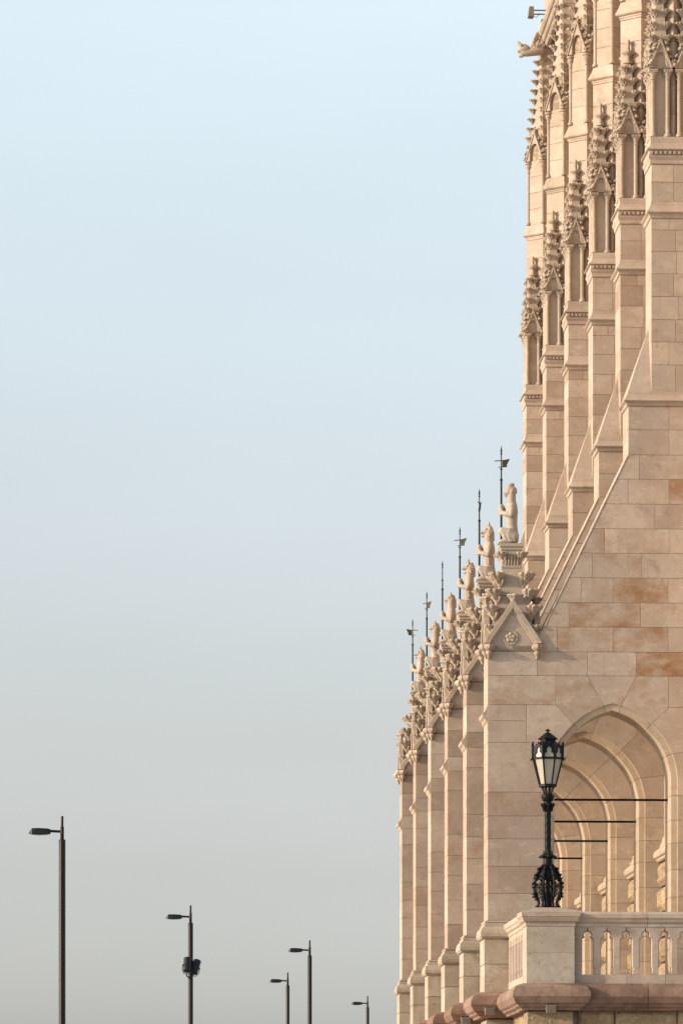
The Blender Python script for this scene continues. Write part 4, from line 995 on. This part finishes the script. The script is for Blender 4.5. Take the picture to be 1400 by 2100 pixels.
        for sg in (1, -1):
            inn = [mid + (p_ - mid) - ex * (2 * (p_ - mid).dot(ex)) if sg < 0 else p_ for p_ in rp]; ou = [mid + (p_ - mid) - ex * (2 * (p_ - mid).dot(ex)) if sg < 0 else p_ for p_ in ro2]
            tk = nrm * (1.2 * u)
            tm.loft([[a, b, b + tk, a + tk] for a, b in zip(inn, ou)])
        pt('trefoil_head', tm, None, 'iron', lan)
        d = Vector((u0.x, u0.y, 0)).normalized()
        pt('corner_pinnacle', MB().tube([t0 + d * 1.6 * u, u0 + d * 1.6 * u, u0 + d * 1.7 * u + Vector((0, 0, z(1527) - z(1530))), u0 + d * 1.7 * u + Vector((0, 0, z(1519) - z(1530)))], [1.5 * u, 1.5 * u, 2.0 * u, 0.4 * u], 6)
           .tube([t0 + d * u, t0 + d * 6.5 * u + Vector((0, 0, -0.5 * u))], [1.6 * u, 0.7 * u], 6).tube([t0 + d * 5 * u + Vector((0, 0, 2 * u)), t0 + d * 5 * u + Vector((0, 0, -3 * u))], 0.8 * u, 5), 40, 'iron', lan)
        pt('gable_cross', MB().tube([mid + Vector((0, 0, hgt)), mid + nrm * u + Vector((0, 0, hgt + 6 * u))], [1.2 * u, 0.8 * u], 6).ball(mid + nrm * u + Vector((0, 0, hgt + 5 * u)), 1.9 * u, 6, 5), 50, 'iron', lan)
    pt('hood', MB().loft([o8(28.5, 1532), o8(26.5, 1529), o8(20, 1524), o8(16, 1520), o8(15, 1518), o8(14.5, 1514)]), None, 'iron', lan)
    pt('cap', MB().loft([o8(14.5, 1515.5), o8(19.5, 1515), o8(19.8, 1513.5), o8(12, 1507), o8(5, 1501.5), o8(2.2, 1500)]), None, 'iron', lan)
    pt('finial', MB().lathe([(2.2 * u, z(1501)), (2 * u, z(1498.5)), (6 * u, z(1497)), (5.6 * u, z(1496)), (2 * u, z(1494)), (0.5 * u, z(1492.5))], 10), 30, 'iron', lan)
lantern_post()

# ================================================================== modern street lamps beyond
def street_lamp(px, topy, label, rz=0.0, spots=False):
    h = 716 / F * 117.0                               # all the same height
    Y = h * F / (HY - topy)
    X = X2(px, Y); topz = EYE + h
    t = thing('street_lamp', (X, Y, 0), label, 'street lamp', 'slim modern street lamps beyond the building')
    u = 117.0 / F
    zt = lambda py: topz - (py - 1675) * u
    part('pole', MB().lathe([(0.085, 0), (0.085, zt(1723) - 0.012), (0.08, zt(1723)), (0.03, zt(1723))], 20), 'post', t, 40)
    part('upper_tube', MB().lathe([(0.047, zt(1724)), (0.047, zt(1697.3)), (0.044, zt(1697)), (0.034, zt(1697)), (0.034, zt(1675.6)), (0.031, zt(1675))], 16), 'post', t, 40)
    hd = bpy.data.objects.new('lamp_head', None); COL.objects.link(hd); hd.parent = t; hd.rotation_euler = (0, 0, rz); hd.location = (0, 0, 0)
    part('arm', MB().tube([(-0.03, 0, zt(1706.5)), (-0.32, 0, zt(1705.5))], 0.034, 10), 'post', hd, 40)
    def ring(x, w, zb_, zt_, k=0.75): return [(x, -w, zb_), (x, w, zb_), (x, w * k, zt_), (x, -w * k, zt_)]
    rg = [ring(-0.29, 0.10, zt(1711), zt(1702.5)), ring(-0.36, 0.15, zt(1712.3), zt(1700.9)), ring(-0.58, 0.17, zt(1712.8), zt(1699.9)), ring(-0.76, 0.15, zt(1712.2), zt(1700.3)), ring(-0.805, 0.11, zt(1711.2), zt(1704.5)), ring(-0.84, 0.08, zt(1710.9), zt(1710.2))]
    part('housing', MB().loft(rg), 'head', hd, 25)
    part('diffuser', MB().loft([ring(-0.38, 0.12, zt(1713), zt(1712)), ring(-0.58, 0.14, zt(1713.8), zt(1712.3)), ring(-0.77, 0.11, zt(1712.8), zt(1712))]), 'lens', hd)
    if spots:
        v = Y / F; zq = lambda py: EYE + (HY - py) * v
        for i, (cx, cy, ry, tilt) in enumerate(((384 - px, 1980, -0.30, 4), (401 - px, 1984, -0.16, 16))):
            a = thing('spotlight', (X + cx * v, Y + ry, zq(cy)), ('left dark cylindrical spotlight clamped to the second street lamp', 'right dark cylindrical spotlight tilted on the second street lamp')[i], 'spotlight', 'spotlights clamped to a street lamp')
            a.rotation_euler = (R(-28), R(tilt), 0)
            part('housing', MB().lathe([(0.10, -0.25), (0.125, -0.24), (0.128, -0.05), (0.14, -0.04), (0.14, 0.02), (0.13, 0.03), (0.135, 0.25), (0.12, 0.25), (0.115, 0.05), (0.02, 0.04)], 20), 'head', a, 35)
            part('yoke', MB().tube([(-0.15, 0, 0.02), (-0.16, 0, -0.2), (-0.1, 0.02, -0.33), (0.1, 0.02, -0.33), (0.16, 0, -0.2), (0.15, 0, 0.02)], 0.013, 8).tube([(0, 0.02, -0.33), (0, 0.10, -0.36), ((px - (384, 401)[i]) * v, 0.26 if i == 0 else 0.14, -0.37)], 0.02, 8), 'head', a, 40)
street_lamp(128, 1675, 'tallest, nearest street lamp at the left edge, alone on its plain pole')
street_lamp(391, 1857, 'street lamp carrying two dark spotlights halfway up its pole', spots=True)
street_lamp(635, 1928, 'plain street lamp, taller of the close pair right of centre')
street_lamp(590, 1994, 'plain street lamp, lower left one of the close pair')
street_lamp(753.5, 2042, 'smallest, farthest street lamp nearest the building')
